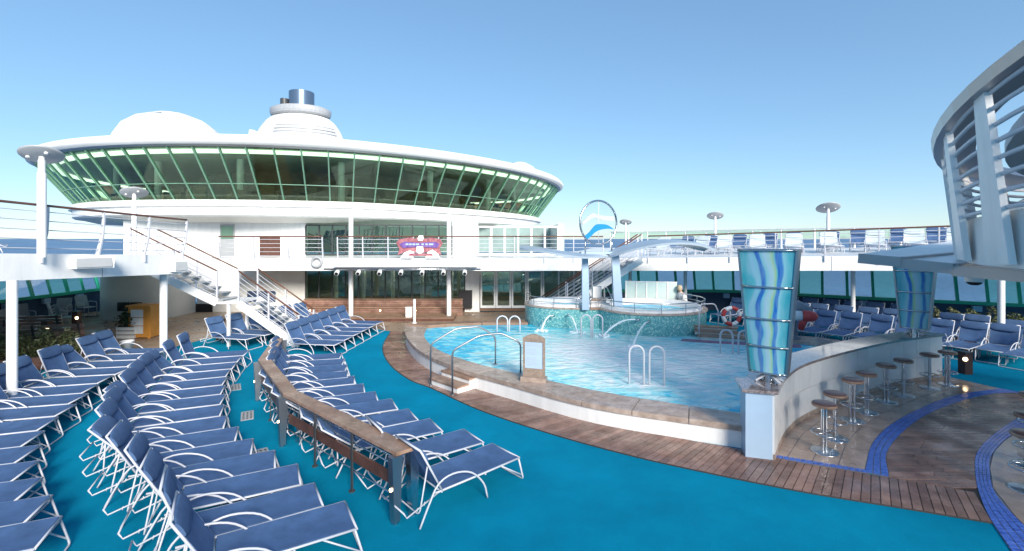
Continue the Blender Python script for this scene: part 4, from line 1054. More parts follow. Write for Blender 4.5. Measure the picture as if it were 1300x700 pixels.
def glazing(x0, x1, z0, z1, n, m=M['glass_facade'], fm=M['dark'], y=FY, rows=1, fw=.05):
    g = MB(); g.box(((x0+x1)/2, y+.08, (z0+z1)/2), (x1-x0, .03, z1-z0))
    f = MB()
    f.bar(V(x0,y+.03,z0+fw/2), V(x1,y+.03,z0+fw/2), .08, fw); f.bar(V(x0,y+.03,z1-fw/2), V(x1,y+.03,z1-fw/2), .08, fw)
    fr = obj('window_frame', f, fm, bld)
    for i in range(n+1):
        x = x0+(x1-x0)*i/n; b = MB(); b.box((x, y+.03, (z0+z1)/2), (fw, .078, z1-z0-2*fw)); obj('mullion', b, fm, fr)
    for i in range(n):
        xa, xb = x0+(x1-x0)*i/n+fw/2, x0+(x1-x0)*(i+1)/n-fw/2
        for r in range(rows):
            za, zc = z0+(z1-z0)*r/rows+fw/2, z0+(z1-z0)*(r+1)/rows-fw/2
            b = MB(); b.add([V(xa,y+.04,za), V(xb,y+.04,za), V(xb,y+.04,zc), V(xa,y+.04,zc)], [(0,1,2,3)]); obj('pane', b, m, fr)
glazing(XA, XB, 0.25, 2.15, 12)
glazing(XA, -2.85, 2.7, 4.15, 11)
glazing(-1.62, 2.2, 2.7, 4.1, 6, M['glass_clear'], M['white'], fw=.09)
glazing(1.5, 4.4, 0.2, 2.15, 4, M['glass_facade'], M['white'], fw=.07)
# glass doors
for i in range(4):
    xa = -1.5+.74*i
    f = MB()
    f.bar(V(xa+.04,FY-.06,.2), V(xa+.04,FY-.06,2.0), .08, .08); f.bar(V(xa+.68,FY-.06,.2), V(xa+.68,FY-.06,2.0), .08, .08)
    f.bar(V(xa+.08,FY-.06,1.96), V(xa+.64,FY-.06,1.96), .07, .08); f.bar(V(xa+.08,FY-.06,.26), V(xa+.64,FY-.06,.26), .07, .12)
    dr = obj('door', f, M['white'], bld)
    b = MB(); b.add([V(xa+.08,FY-.05,.3), V(xa+.64,FY-.05,.3), V(xa+.64,FY-.05,1.95), V(xa+.08,FY-.05,1.95)], [(0,1,2,3)]); obj('pane', b, M['glass_facade'], dr)
    b = MB(); b.tube([V(xa+(.58 if i % 2 == 0 else .14),FY-.13,.85), V(xa+(.58 if i % 2 == 0 else .14),FY-.13,1.4)], .018, 6); obj('handle', b, M['steel'], dr)
wallbox(-1.55, 1.5, 2.02, 2.3, 'door_lintel', M['cream'], FY-.1)
for i in range(0, 53, 3):
    a = A0+(A1-A0)*(i+.5)/53; b = MB()
    for z0, z1, r in ((ZBt-.29,ZBt-.10,RB+.302), (ZBt-.66,ZBt-.34,RB+.162)):
        b.bar(D(a, r, z0), D(a, r, z1), .012, .006, V(math.cos(a), math.sin(a), 0))
    obj('weld_seam', b, M['palegrey'], bld)
# rooms behind the glass
for k in range(5):
    b = MB(); b.box((-9+1.6*k, 24.2, 2.08), (.9,.25,.03)); obj('fill_panel', b, emit('room_fill', (1,.93,.8), 3.0) if k == 0 else bpy.data.materials['room_fill'], bld)  # glowing panels added to brighten the room, no known ceiling lamps
b = MB(); b.box((-4,27.5,1.1), (20,.2,2.1)); obj('lower_back_wall', b, mat('room_wall', (.26,.30,.25), .6, var=.4, vs=.8), bld)
b = MB(); b.box((-8,27.2,3.5), (22,.2,1.6)); obj('upper_back_wall', b, mat('room_wall_upper', (.34,.42,.40), .6, var=.3, vs=.6), bld)
b = MB(); b.box((-6,25.0,.10), (16,4.7,.12)); obj('room_floor', b, M['corewood'], bld)
for k, x in enumerate((-9.0,-7.6,-6.1,-4.6,-3.1)):
    b = MB(); b.cyl((x,24.2,.16), .10, 2.0, 10); obj('room_column', b, M['cream'], bld)
# doors and openings in the port upper wall
X1, X2 = (280-650)*FY/600, (298-650)*FY/600
b = MB(); b.box(((X1+X2)/2, FY-.012, 3.42), (X2-X1, .05, 1.5)); d_ = obj('door', b, M['palegrey'], bld)
b = MB(); b.box(((X1+X2)/2, FY-.045, 3.78), (X2-X1-.12, .02, .6)); obj('pane', b, M['glass_facade'], d_)
X1, X2 = (330-650)*FY/600, (356-650)*FY/600
b = MB(); b.box(((X1+X2)/2, FY-.012, 3.1), (X2-X1, .05, 1.0)); obj('cabinet', b, M['boardwood'], bld)
for (xa, xb, ya, yc) in ((244,270,386,400),(150,164,384,395),(166,180,384,395)):
    Yw = FY if xa > 200 else 19.93
    a, c = P(xa, yc, Yw), P(xb, ya, Yw)
    b = MB(); b.box(((a.x+c.x)/2, Yw-.02, (a.z+c.z)/2), (c.x-a.x, .06, c.z-a.z)); obj('window', b, M['black'], bld)
b = MB(); b.box((-.35-1.85+.0, FY-.12, .62), (.0+.62, .2, .85)); obj('speaker_cabinet', b, M['black'], bld)
b = MB(); b.box((-11.9,FY-.05,.75), (1.3,.1,.5)); obj('wall_locker', b, M['seat_wall'], bld)

# armchairs in the lounge
def make_armchair():
    t = thing('armchair', 'tan upholstered armchair behind the leaning green glass', 'armchair', (0,0,0), 0, 'armchairs behind the lounge glass')
    b = MB(); b.box((0,0,.28), (.62,.6,.26)); obj('seat', b, M['tan'], t, False)
    b = MB(); b.hexa([V(-.31,.2,.2),V(.31,.2,.2),V(.31,.34,.2),V(-.31,.34,.2)], [V(-.29,.30,.85),V(.29,.30,.85),V(.29,.42,.85),V(-.29,.42,.85)]); obj('backrest', b, M['tan'], t, False)
    for s in (-1, 1):
        b = MB(); b.box((s*.34,0,.38), (.10,.58,.40)); obj('armrest', b, M['tan'], t, False)
    b = MB(); b.box((0,0,.07), (.5,.5,.14)); obj('base', b, M['dark'], t, False)
    return t
ac = make_armchair(); k = 0
for deg in range(-62, 66, 8):
    a = R(-70.1+deg+random.uniform(-1.5, 1.5)); p = D(a, 12.9+random.uniform(-.5, .5), ZBt)
    if k == 0: ac.location = p; ac.rotation_euler = (0,0,a+PI/2)
    else: dup(ac, p, a+PI/2+random.uniform(-.8, .8))
    k += 1

# roof domes and funnel
def roof_dome(label, px, Yy, halfpx, pyt, pyb, n, ecc=1.0):
    c = P(px, pyb, Yy); Rr = halfpx*Yy/600; Hh = (pyb-pyt)*Yy/600
    t = thing('radar_dome', label, 'radome', (c.x, c.y, c.z-1.2))
    b = MB(); prof = [(Rr*1.04,-1.2),(Rr,0),(Rr*.86,Hh*.42),(Rr*.62,Hh*.74),(Rr*.30,Hh*.95),(0,Hh*1.02)]
    b.lathe([(r, z) for r, z in prof], n, (c.x,c.y,c.z), False, 1, ecc); obj('shell', b, M['white_roof'], t)
    b = MB(); b.lathe([(Rr*1.09,-1.2),(Rr*1.09,-.9),(Rr,-.9)], 32, (c.x,c.y,c.z), False); obj('base_ring', b, M['white'], t)
    b = MB(); q = V(c.x+Rr*.1, c.y-Rr*.52, c.z+Hh*.78); b.box((q.x,q.y,q.z), (.5,.12,.06)); obj('vent', b, M['steel_dull'], t)
roof_dome('large faceted white dome on the lounge roof, beside the funnel', 218, 31, 62, 144, 181, 12)
roof_dome('small white peaked dome at the starboard edge of the lounge roof', 660, 36, 27, 206, 228, 6)
fn = thing('funnel', 'white louvred ship funnel with a ring platform and steel exhaust stack', 'funnel', tuple(P(382,185,48)))
cf = P(382,179,48); sc_ = 48/600
b = MB(); b.lathe([(56*sc_,-2.5),(54*sc_,0),(49*sc_,12*sc_),(42*sc_,22*sc_),(36*sc_,27*sc_),(30*sc_,29*sc_)], 40, tuple(cf), True, 1, .8); obj('casing', b, M['white'], fn)
for k in range(6):
    z = (3+4*k)*sc_; r = (54-.55*k*k-1.0*k)*sc_
    b = MB(); b.lathe([(r,0),(r*1.012,-.06),(r*1.012,-.12),(r*.98,-.15)], 24, (cf.x,cf.y,cf.z+z+.1), False, 1, .8, R(-105), R(-20)); obj('louvre', b, M['palegrey'], fn)
b = MB(); b.lathe([(26*sc_,28*sc_),(36*sc_,31*sc_),(37*sc_,34*sc_),(37*sc_,38*sc_),(34*sc_,38*sc_),(33*sc_,40*sc_),(0,41*sc_)], 40, tuple(cf), False, 1, .8); obj('ring_platform', b, M['palegrey'], fn)
b = MB(); b.cyl((cf.x+1*sc_,cf.y,cf.z+40*sc_), 15*sc_, 21*sc_, 28); obj('exhaust_stack', b, mat('blue_steel', (.16,.22,.30), .3, .7), fn)
b = MB(); b.cyl((cf.x-19*sc_,cf.y-.3,cf.z+40*sc_), 5*sc_, 12*sc_, 16); obj('small_stack', b, M['dark'], fn)
b = MB(); b.bar(P(319,184,46), P(322,166,46), .6, .5); mast = tag(obj('mast_strut', b, M['white']), 'leaning white stub mast on the lounge roof beside the funnel', 'mast')

# canopy with spotlights in front of the balcony
cp = thing('lighting_canopy', 'slim white canopy with a row of round spotlights below the balcony', 'canopy', (-4.4,19.5,2.1))
xa, xb = -7.45, -1.45
b = MB(); b.hexa([V(xa,18.85,2.36),V(xb,18.85,2.36),V(xb,19.97,2.30),V(xa,19.97,2.30)], [V(xa,18.85,2.41),V(xb,18.85,2.41),V(xb,19.97,2.40),V(xa,19.97,2.40)]); obj('awning', b, M['white'], cp)
b = MB(); b.tube([V(xa-.1,18.95,2.27), V(xb+.2,18.95,2.27)], .035, 8); obj('pipe', b, M['steel'], cp)
for k in range(7):
    x = xa+.45+.85*k
    b = MB(); b.tube([V(x,19.05,2.22), V(x+.02,18.78,2.10)], .085, 12); s_ = obj('spotlight', b, M['white'], cp)
    b = MB(); b.tube([V(x+.02,18.79,2.105), V(x+.022,18.765,2.095)], .065, 12); obj('lens', b, M['black'], s_)
# purple crest on the railing
cr = thing('crest_sign', 'ornate purple and red crest sign fixed to the balcony railing', 'sign', (-3.9,19.8,2.66))
def board(pts, y, th, name, m, par):
    q = [P(x, z, y) for x, z in pts]
    b = MB(); b.hexa([V(p.x,y,p.z) for p in q], [V(p.x,y+th,p.z) for p in q]); return obj(name, b, m, par)
Mp = mat('crest_purple', (.12,.06,.30), .5, var=.4, vs=9, c2=(.22,.12,.40)); Mr = mat('crest_red', (.36,.06,.13), .5, var=.5, vs=7, c2=(.48,.20,.20)); Mw = M['white']
board([(505,324),(507,316),(503,309),(506,304),(513,303),(521,301.5),(527,303.5),(533,300),(540,303.5),(548,301.5),(553,303),(559,304),(562,309),(558,316),(560,324),(548,319),(533,322),(517,319)][::-1], 19.83, .05, 'crest_board', Mr, cr)
board([(507,310),(513,307),(533,308.5),(553,307),(558,310),(555,315),(533,313.5),(511,315)][::-1], 19.79, .038, 'purple_ribbon', Mp, cr)
for k, (x0, x1) in enumerate(((515,518.5),(519.5,522.5),(523.5,527),(528,532),(535,538),(540,543),(544.5,550))):
    board([(x0,311.5),(x1,311.5),(x1,309.3),(x0,309.3)], 19.775, .012, 'worn_letter', M['bluewhite'], cr)
board([(508,328),(513,321),(520,318),(526,320),(524,328)][::-1], 19.78, .04, 'white_figure', Mw, cr)
board([(540,328),(543,320),(549,317),(556,322),(559,328)][::-1], 19.78, .04, 'white_figure', Mw, cr)
board([(529,313),(537,313),(538,320),(533,323),(528,320)][::-1], 19.772, .015, 'white_shield', Mw, cr)
board([(530,303),(532,299),(537,299),(538,303),(536,306),(531,306)][::-1], 19.78, .04, 'white_crown', Mw, cr)
board([(518,325),(550,325),(548,322),(520,322)], 19.77, .01, 'red_scroll', Mr, cr)

# tiered bench and low stage in front of the glass
t = thing('tiered_bench', 'long two-tier wooden bench along the foot of the lounge glass', 'bench', (-6,22,0))
for k, (y0, z1, dp) in enumerate(((21.55,.36,.42),(22.0,.68,.42))):
    n = 4
    for j in range(n):
        b = MB(); b.box((-6.0, y0+.05+dp*j/n, z1-.02), (7.5-.1*k, dp/n-.012, .04)); obj('slat', b, M['teak_dry'], t)
    for j in range(3 if k == 0 else 3):
        b = MB(); b.box((-6.0, y0-.02, z1-.10-.10*j), (7.5-.1*k, .025, .09)); obj('front_board', b, M['teak'], t)
    b = MB(); b.box((-6.0, y0+.2, z1/2-.04), (7.4-.1*k, .35, z1-.1)); obj('box', b, M['boardwood'], t)
for k in range(5):
    b = MB(); b.tube([V(-9.2+1.6*k,21.53,.22), V(-9.2+1.6*k,21.50,.22)], .035, 10); obj('step_light', b, M['lamp'], t)
t = thing('low_stage', 'low wooden stage platform between the two canopy columns', 'stage', (-4.7,20.5,0))
for j in range(12):
    b = MB(); b.box((-4.75, 19.95+.125*j, .135), (4.6, .113, .03)); obj('plank', b, M['teak_dry'], t)
b = MB(); b.box((-4.75,20.64,.06), (4.55,1.46,.12)); obj('kick_board', b, M['boardwood'], t)
b = MB(); b.cyl((0,0,0), .09, .02, 12); b.cyl((0,0,.02), .045, .85, 12); o = obj('bollard_post', b, M['white']); o.location = V(-3.55,17.2,.42); tag(o, 'slim white bollard post on the terrace corner of the pool', 'post')
b = MB(); b.box((0,0,.2), (.25,.2,.4)); b.box((0,-.02,.41), (.28,.24,.03)); o = obj('utility_box', b, M['white']); o.location = (-4.4,20.2,.15); tag(o, 'small white utility box on the low stage', 'box')

# ================================================================ STAIRS
def flight(t, top, bot, wv, n, zt_off=0.0, rails=(0, 1), panel=False):
    """top/bot: positions of one side; wv: vector to the other side"""
    d = bot-top
    for s in (0, 1):
        b = MB(); b.bar(top+wv*s+V(0,0,-.06), bot+wv*s+V(0,0,-.02), .05, .26); obj('stringer', b, M['white'], t)
    for i in range(n):
        p = top+d*((i+.7)/n)
        hv = V(d.x, d.y, 0).normalized()*.27; dz = V(0,0,.035); p = V(p.x, p.y, p.z-.02)
        b = MB(); b.hexa([p+wv*.03, p+wv*.97, p+wv*.97+hv, p+wv*.03+hv], [q+dz for q in (p+wv*.03, p+wv*.97, p+wv*.97+hv, p+wv*.03+hv)]); obj('tread', b, M['palegrey'], t)
    for s in rails: rail_side(t, top+wv*s, bot+wv*s, panel)
def rail_side(t, a, c, panel=False):
    d = c-a
    if True:
        for k in range(5):
            h = .18+.16*k; b = MB(); b.tube([a+V(0,0,h), c+V(0,0,h)], .012, 5); obj('rod', b, M['tube_white'], t)
        b = MB(); b.tube([a+V(0,0,1.0), c+V(0,0,1.0)], .026, 7); obj('handrail', b, M['wood_rail'], t)
        m_ = max(2, int((c-a).length/1.1))
        for k in range(m_+1):
            q = a.lerp(c, k/m_); b = MB(); b.bar(q+V(0,0,-.05), q+V(0,0,1.0), .045, .045, d); obj('rail_post', b, M['tube_white'], t)
        if panel:
            b = MB(); b.hexa([a+V(0,0,.12), c+V(0,0,.12), c+V(0,.012,.12), a+V(0,.012,.12)], [a+V(0,0,.92), c+V(0,0,.92), c+V(0,.012,.92), a+V(0,.012,.92)]); obj('side_panel', b, M['white'], t)
t = thing('staircase', 'white steel port staircase with a landing and brown handrails descending to the deck', 'staircase', (-9.5,16,0))
wv = V(0,1.15,0)
flight(t, V(-12.35,15.3,2.82), V(-9.55,15.3,1.45), wv, 8, rails=(1,), panel=True)
rail_side(t, V(-12.35,15.3,2.82), V(-9.55,15.3,1.45))
b = MB(); b.box((-9.2,15.875,1.42), (.7,1.2,.07)); obj('landing', b, M['white'], t)
for yy in (15.35,16.4):
    b = MB(); b.bar(V(-9.2,yy,0), V(-9.2,yy,1.4), .08, .08); obj('landing_post', b, M['white'], t)
flight(t, V(-8.85,15.3,1.45), V(-6.9,15.3,.03), wv, 8)
t = thing('staircase', 'white steel starboard staircase rising behind the hot tubs', 'staircase', (3,19.5,0))
flight(t, V(5.3,19.3,2.68), V(1.25,19.3,.04), V(0,.62,0), 15)

# ================================================================ HULL SIDE WINDOWS
def window_wall(label, base, pitch, outv, zs, zt, loc):
    t = thing('window_wall', label, 'window wall', loc)
    st = resample(base, int(plen(base)/pitch)+1); n = len(st)
    def o(i):
        tg = (st[min(i+1, n-1)]-st[max(i-1, 0)]).normalized(); return V(-tg.y, tg.x, 0)*outv
    lean = .42
    b = MB(); b.loft([[V(p.x,p.y,0)+o(i)*.02 for i, p in enumerate(st)], [V(p.x,p.y,zs-.10)+o(i)*.02 for i, p in enumerate(st)]], False); b.loft([[V(p.x,p.y,0)+o(i)*.12 for i, p in enumerate(st)], [V(p.x,p.y,zs-.10)+o(i)*.12 for i, p in enumerate(st)]], False); obj('bulkhead', b, M['seat_wall'], t)
    for i in range(n-1):
        a, c = st[i], st[i+1]; oa, oc_ = o(i), o(i+1)
        b = MB(); b.bar(V(a.x,a.y,zs-.06), V(c.x,c.y,zs-.06), .16, .13); sl = obj('sill', b, M['green'], t)
        b = MB(); ta, tc = V(a.x,a.y,zt)+oa*lean, V(c.x,c.y,zt)+oc_*lean
        b.bar(ta, tc, .10, .14); obj('head', b, M['green'], t)
        A_, C_ = V(a.x,a.y,zs), V(c.x,c.y,zs)
        md = .5
        for h in (0, 1):
            f0, f1 = (0.0, md) if h == 0 else (md, 1.0)
            b = MB(); b.add([A_.lerp(C_, f0), A_.lerp(C_, f1), ta.lerp(tc, f1), ta.lerp(tc, f0)], [(0,1,2,3)])
            obj('pane', b, M['glass_green'] if (i+h) % 2 else M['glass_clear'], t)
        for q0, q1, w_ in ((A_, ta, .10), (A_.lerp(C_, md), ta.lerp(tc, md), .045)):
            b = MB(); b.bar(q0, q1, w_, .10, (C_-A_)); obj('mullion', b, M['green'], t)
        b = MB(); p = A_.lerp(C_, .3)-oa*.10; b.box((p.x,p.y,zs-.27), (.28,.14,.22), math.atan2(C_.y-A_.y, C_.x-A_.x)); obj('bracket', b, M['bluewhite'], t)
sb_base = cat([(4.4,23.2,0),(6.5,23.1,0),(9,23.1,0),(10.9,23.0,0),(12.8,21.7,0),(16,19.9,0),(19.6,18.1,0),(23,15.6,0),(26.5,12.3,0)], 60)
window_wall('starboard wall of leaning windows in green frames with the sea beyond', sb_base, 1.75, 1, 1.0, 2.55, (13,21,0))
pt_base = resample([V(-20,4,0), V(-20,26,0)], 30)
window_wall('port wall of leaning windows in green frames under the upper deck', pt_base, 1.5, 1, 1.1, 2.6, (-20,14,0))
# ================================================================ STARBOARD ROOF AND LATTICE STRUCTURE
BC = V(11.0, 4.5, 0)
def BR(a, r, z, k=1.0):
    x, y = BC.x+r*math.cos(a), BC.y+r*math.sin(a)
    return V(x, y, z + k*(7.95-y)*.25)
bk_ = thing('lattice_drum', 'open white drum of ribs and curved louvre tubes above the bar roof', 'mast structure', (BC.x, BC.y, 3.2))
NA = 72
angs = [R(60)+2*PI*i/NA for i in range(NA)]
Z0b, Z1b, R0b, R1b = 3.32, 5.06, 4.93, 5.12
def ringmb(prof):
    b = MB(); b.loft([[BR(a, r, z, k) for a in angs] for r, z, k in prof], False, False, True); return b
obj('top_ring', ringmb([(R1b-.05,Z1b-.12,1),(R1b+.10,Z1b-.10,1),(R1b+.13,Z1b+.06,1),(R1b-.30,Z1b+.08,1),(R1b-.42,Z1b-.10,1),(R1b-.05,Z1b-.12,1)]), M['steel_dull'], bk_)
obj('inner_floor', ringmb([(R1b-.75,Z1b-.30,1),(R1b-.75,Z1b-.12,1),(2.6,Z1b-.12,1),(2.6,Z1b-.30,1),(R1b-.75,Z1b-.30,1)]), M['palegrey'], bk_)
obj('skirt', ringmb([(R0b-.10,Z0b-.2,0),(R0b-.08,Z0b+.42,.25),(R0b-.16,Z0b+.42,.25),(R0b-.16,Z0b-.2,0)]), M['white'], bk_)
obj('core', ringmb([(2.2,Z0b-.2,0),(2.6,Z1b-.3,1)]), M['white'], bk_)
nl = 8
for k in range(nl):
    f = .26+.68*k/(nl-1); r = R0b+(R1b-R0b)*f-.03; z = Z0b+(Z1b-Z0b)*f
    b = MB(); b.tube([BR(a, r, z, f) for a in angs], .030, 6, True); obj('louvre_tube', b, M['tube_white'], bk_)
for j in range(26):
    a = R(118.5)+2*PI*j/26
    tg = V(-math.sin(a), math.cos(a), 0)
    p, q = BR(a, R0b-.02, Z0b-.15, 0), BR(a, R1b-.02, Z1b-.05, 1); rd = V(math.cos(a), math.sin(a), 0)
    w0, w1 = .25, .12
    b = MB(); b.hexa([p-tg*w0-rd*.04, p+tg*w0-rd*.04, p+tg*w0+rd*.04, p-tg*w0+rd*.04], [q-tg*w1-rd*.04, q+tg*w1-rd*.04, q+tg*w1+rd*.04, q-tg*w1+rd*.04]); obj('rib', b, M['white'], bk_)
    if j % 2 == 0:
        p2, q2 = BR(a, 2.5, Z1b-.4, 1), BR(a, R1b-.3, Z0b+.3, .2)
        b = MB(); b.bar(p2, q2, .12, .10); obj('brace', b, M['white'], bk_)
# bar roof: three overlapping sloping bays with steel gutters
rf = thing('bar_roof', 'low sloping bar roof of overlapping bays with steel gutters', 'roof', (9,8.5,3.1))
bays = [((6.15,8.40,3.22),(12.6,13.6,3.42),(13.6,12.0,3.36),(6.62,8.05,3.17)),
        ((6.60,8.10,3.155),(13.6,12.1,3.36),(14.0,10.0,3.28),(7.05,7.55,3.085)),
        ((7.05,7.58,3.06),(14.0,10.1,3.24),(14.2,7.0,3.12),(7.75,6.95,2.99))]
for bay in bays:
    q = [V(*p) for p in bay]
    b = MB(); b.hexa([p-V(0,0,.03) for p in q][::-1], [p for p in q][::-1]); pn = obj('roof_panel', b, M['white'], rf)
    b = MB(); b.bar(q[0]-V(0,0,.07), q[3]-V(0,0,.07), .12, .17); b.bar(q[3]-V(0,0,.06), q[2]-V(0,0,.07), .12, .15); obj('gutter', b, M['palegrey'], pn)
    b = MB(); b.bar(q[0].lerp(q[3], .5)-V(0,0,.10), q[1].lerp(q[2], .5)-V(0,0,.10), .12, .12); obj('beam', b, M['steel_dull'], pn)
b = MB(); b.hexa([V(7.9,7.3,2.82), V(14,7.3,2.92), V(14,10,2.92), V(8.1,8.6,2.84)], [V(7.9,7.3,2.86), V(14,7.3,2.96), V(14,10,2.96), V(8.1,8.6,2.88)]); obj('ceiling', b, M['white'], rf)
for (X, Yy) in ((12.6,6.2),(13.2,9.5)):
    b = MB(); b.cyl((X,Yy,0), .12, 3.0, 14); obj('post', b, M['white'], rf)
t = thing('dome_camera', 'white security dome camera hanging under the bar roof', 'camera', tuple(P(1237,346,8.6)))
c = P(1237,346,8.6)
b = MB(); b.cyl((c.x,c.y,c.z-.17), .135, .34, 20); obj('housing', b, M['white'], t)
b = MB(); b.lathe([(.11,0),(.10,-.035),(.06,-.06),(0,-.068)], 20, (c.x,c.y,c.z-.17)); obj('lens_dome', b, M['black'], t)

# ================================================================ SMALL DECK FURNITURE
# floor vents
def vent(px, py, rz):
    vent.n += 1; p = G(px, py); t = thing('floor_vent', '%s pale slotted floor vent by the partition, counted from the staircase end' % ORD[vent.n], 'vent', (p.x, p.y, 0), rz, 'floor vents beside the partition')
    b = MB(); b.box((0,0,.004), (.22,.52,.007)); obj('plate', b, M['palegrey'], t, False)
    for i in range(3):
        for k in range(5):
            b = MB(); b.box((-.065+.065*i,-.18+.09*k,.0085), (.035,.055,.002)); obj('slot', b, M['dark'], t, False)
vent.n = -1
vent(299,492,.55); vent(314,528,.5); vent(333,578,.62)
# orange kiosk, planters
k_ = thing('orange_kiosk', 'orange wooden kiosk cabinet with a white three-pane front', 'cabinet', tuple(G(177,430)))
p = G(177,430); 
b = MB(); b.box((p.x,p.y+.25,.58), (.78,.5,1.08)); obj('body', b, M['orange'], k_)
b = MB(); b.box((p.x,p.y+.22,1.135), (.86,.62,.05)); obj('top', b, M['orange'], k_)
for j in range(3):
    b = MB(); b.box((p.x-.08,p.y-.012,.30+.29*j), (.42,.024,.26)); obj('pane', b, M['white'], k_)
for sx in (-1, 1):
    b = MB(); b.box((p.x+sx*.34,p.y+.0,.02), (.07,.06,.04)); obj('foot', b, M['orange'], k_)
def foliage(mb, c, r, n, size, zsq=1.0):
    for _ in range(n):
        while True:
            d = V(random.uniform(-1,1), random.uniform(-1,1), random.uniform(-1,1))
            if .2 < d.length < 1: break
        f = 1+.22*math.sin(5*d.x+3*d.z)+random.uniform(-.15,.15)
        q = V(c[0]+d.x*r[0]*f, c[1]+d.y*r[1]*f, c[2]+d.z*r[2]*f)
        u = V(random.uniform(-1,1), random.uniform(-1,1), random.uniform(-.4,1)).normalized()*size*random.uniform(.6,1.3); v = u.cross(V(random.uniform(-1,1),random.uniform(-1,1),random.uniform(-1,1))).normalized()*size*.35
        mb.add([q-u*.5, q+v*.6, q+u*.6, q-v*.6], [(0,1,2,3)])
def planter(name, label, c, sz, leafm, n, size, slats=True, rz=0.0, box=M['white'], lh=.35):
    t = thing(name, label, 'planter', (c[0], c[1], c[2]), rz)
    b = MB(); b.box((0,0,sz[2]/2), (sz[0]-.05,sz[1]-.05,sz[2]-.02)); obj('trough', b, M['boardwood'], t, False)
    for j in range(max(2, int(sz[2]/.13))):
        nn = max(2, int(sz[2]/.13))
        b = MB(); z = sz[2]*(j+.5)/nn; b.box((0,0,z), (sz[0],sz[1],sz[2]/nn-.03)); obj('slat', b, box, t, False)
    b = MB(); b.box((0,0,sz[2]-.005), (sz[0]-.08,sz[1]-.08,.02)); obj('soil', b, M['soil'], t, False)
    b = MB()
    nx = max(1, int(sz[0]/.45))
    for i in range(nx):
        x = -sz[0]/2+sz[0]*(i+.5)/nx
        foliage(b, (x, random.uniform(-.05,.05), sz[2]+lh*.6), (sz[0]/nx*.62, sz[1]*.5, lh*random.uniform(.8,1.2)), n//nx, size)
        b.tube([V(x,0,sz[2]-.02), V(x+.03,0,sz[2]+lh*.4), V(x,.02,sz[2]+lh)], [.02,.014,.006], 5)
    o = obj('foliage', b, leafm, t, False); o['kind'] = 'stuff'
    return t
q = G(157,431); planter('slatted_planter', 'white slatted planter box with a clipped bush beside the orange kiosk', (q.x,q.y+.3,0), (.62,.5,.42), M['leafdark'], 900, .10, lh=.42)
planter('hedge_planter', 'long low planter hedge behind the port lounger row', (-13.5,12.35,0), (3.4,.6,.35), M['leaf'], 3600, .11, rz=R(28), box=M['boardwood'], lh=.42)
planter('hedge_planter', 'planter of green shrubs behind the starboard loungers past the bar', (15.9,16.3,0), (2.6,.6,.45), M['leaf'], 2200, .11, rz=R(-35), box=M['boardwood'], lh=.42)
# bollard lamps
def bollard(label, p, h=.55):
    t = thing('bollard_lamp', label, 'bollard lamp', tuple(p))
    b = MB(); b.box((p.x,p.y,p.z+h/2), (.20,.20,h)); obj('housing', b, M['darkbrown'], t)
    b = MB(); b.box((p.x,p.y,p.z+h+.012), (.23,.23,.024)); obj('cap', b, M['dark'], t)
    d = V(-p.x,-p.y,0).normalized(); s = p+V(0,0,h*.72)
    q = s+V(d.x,d.y,0)*.145 
    b = MB(); b.tube([s+d*.10, s+d*.15], .048, 12); obj('lamp', b, M['lamp'], t)
bollard('dark bollard lamp on the carpet in front of the turned lounger past the bar', V(11.75,12.25,0))
bollard('dark bollard lamp between loungers past the bar, beside the shrubs', V(14.3,14.75,0))
bollard('dark bollard lamp in front of the slatted benches under the port deck', G(101,432)+V(-1.2,1.2,0), .8)
bollard('dark bollard lamp standing at the corner of the port hedge', G(52,441)+V(.0,.2,0), .8)
bollard('dark bollard lamp beneath the port window wall', V(-16.6,15.6,0), .8)
bollard('dark bollard lamp at the foot of the port staircase', G(287,436)+V(-.5,.5,0), .7)
# benches and chairs under the port deck
def bench(label, c, rz, L):
    t = thing('slatted_bench', label, 'bench', c, rz)
    for j in range(4):
        b = MB(); b.box((0,-.18+.12*j,.44), (L,.10,.03)); obj('slat', b, M['teak'], t, False)
    for j in range(4):
        b = MB(); b.box((0,.26+.03*j,.56+.11*j), (L,.03,.09)); obj('back_slat', b, M['teak'], t, False)
    for sx in (-.45,0,.45):
        b = MB(); b.box((sx*L,0,.21), (.05,.42,.42)); b.bar(V(sx*L,.24,.42), V(sx*L,.37,.95), .05, .04); obj('leg', b, M['dark'], t, False)
bench('slatted wooden bench closest to the port hedge', (-14.2,14.2,0), R(200), 2.4)
bench('slatted wooden bench in front of the port windows', (-16.4,15.9,0), R(190), 2.6)
bench('slatted wooden bench deep under the port deck', (-17.6,13.0,0), R(215), 2.2)
def make_chair():
    t = thing('deck_chair', 'white tube-framed chair at the port windows under the deck', 'chair', (0,0,0), 0, 'chairs at the port windows')
    b = MB(); b.box((0,0,.44), (.5,.46,.03)); obj('seat', b, M['palegrey'], t, False)
    b = MB(); b.hexa([V(-.25,.2,.48),V(.25,.2,.48),V(.25,.23,.48),V(-.25,.23,.48)], [V(-.25,.33,.95),V(.25,.33,.95),V(.25,.36,.95),V(-.25,.36,.95)]); obj('backrest', b, M['palegrey'], t, False)
    for sx in (-1, 1):
        b = MB(); b.tube(rnd([V(sx*.27,-.22,0), V(sx*.27,-.2,.66), V(sx*.27,.26,.68), V(sx*.27,.24,0)], .08), .015, 6); obj('leg', b, M['tube_white'], t, False)
    return t
ch = make_chair(); k = 0
for (x, y, a) in ((-18.8,18.2,1.2),(-18.2,19.0,2.2),(-19.0,19.9,.4),(-17.9,17.0,1.9),(-19.1,16.6,.8),(-18.9,21.0,1.4),(-17.3,18.4,2.6)):
    if k == 0: ch.location = (x,y,.005); ch.rotation_euler = (0,0,a)
    else: dup(ch, (x,y,.005), a)
    k += 1
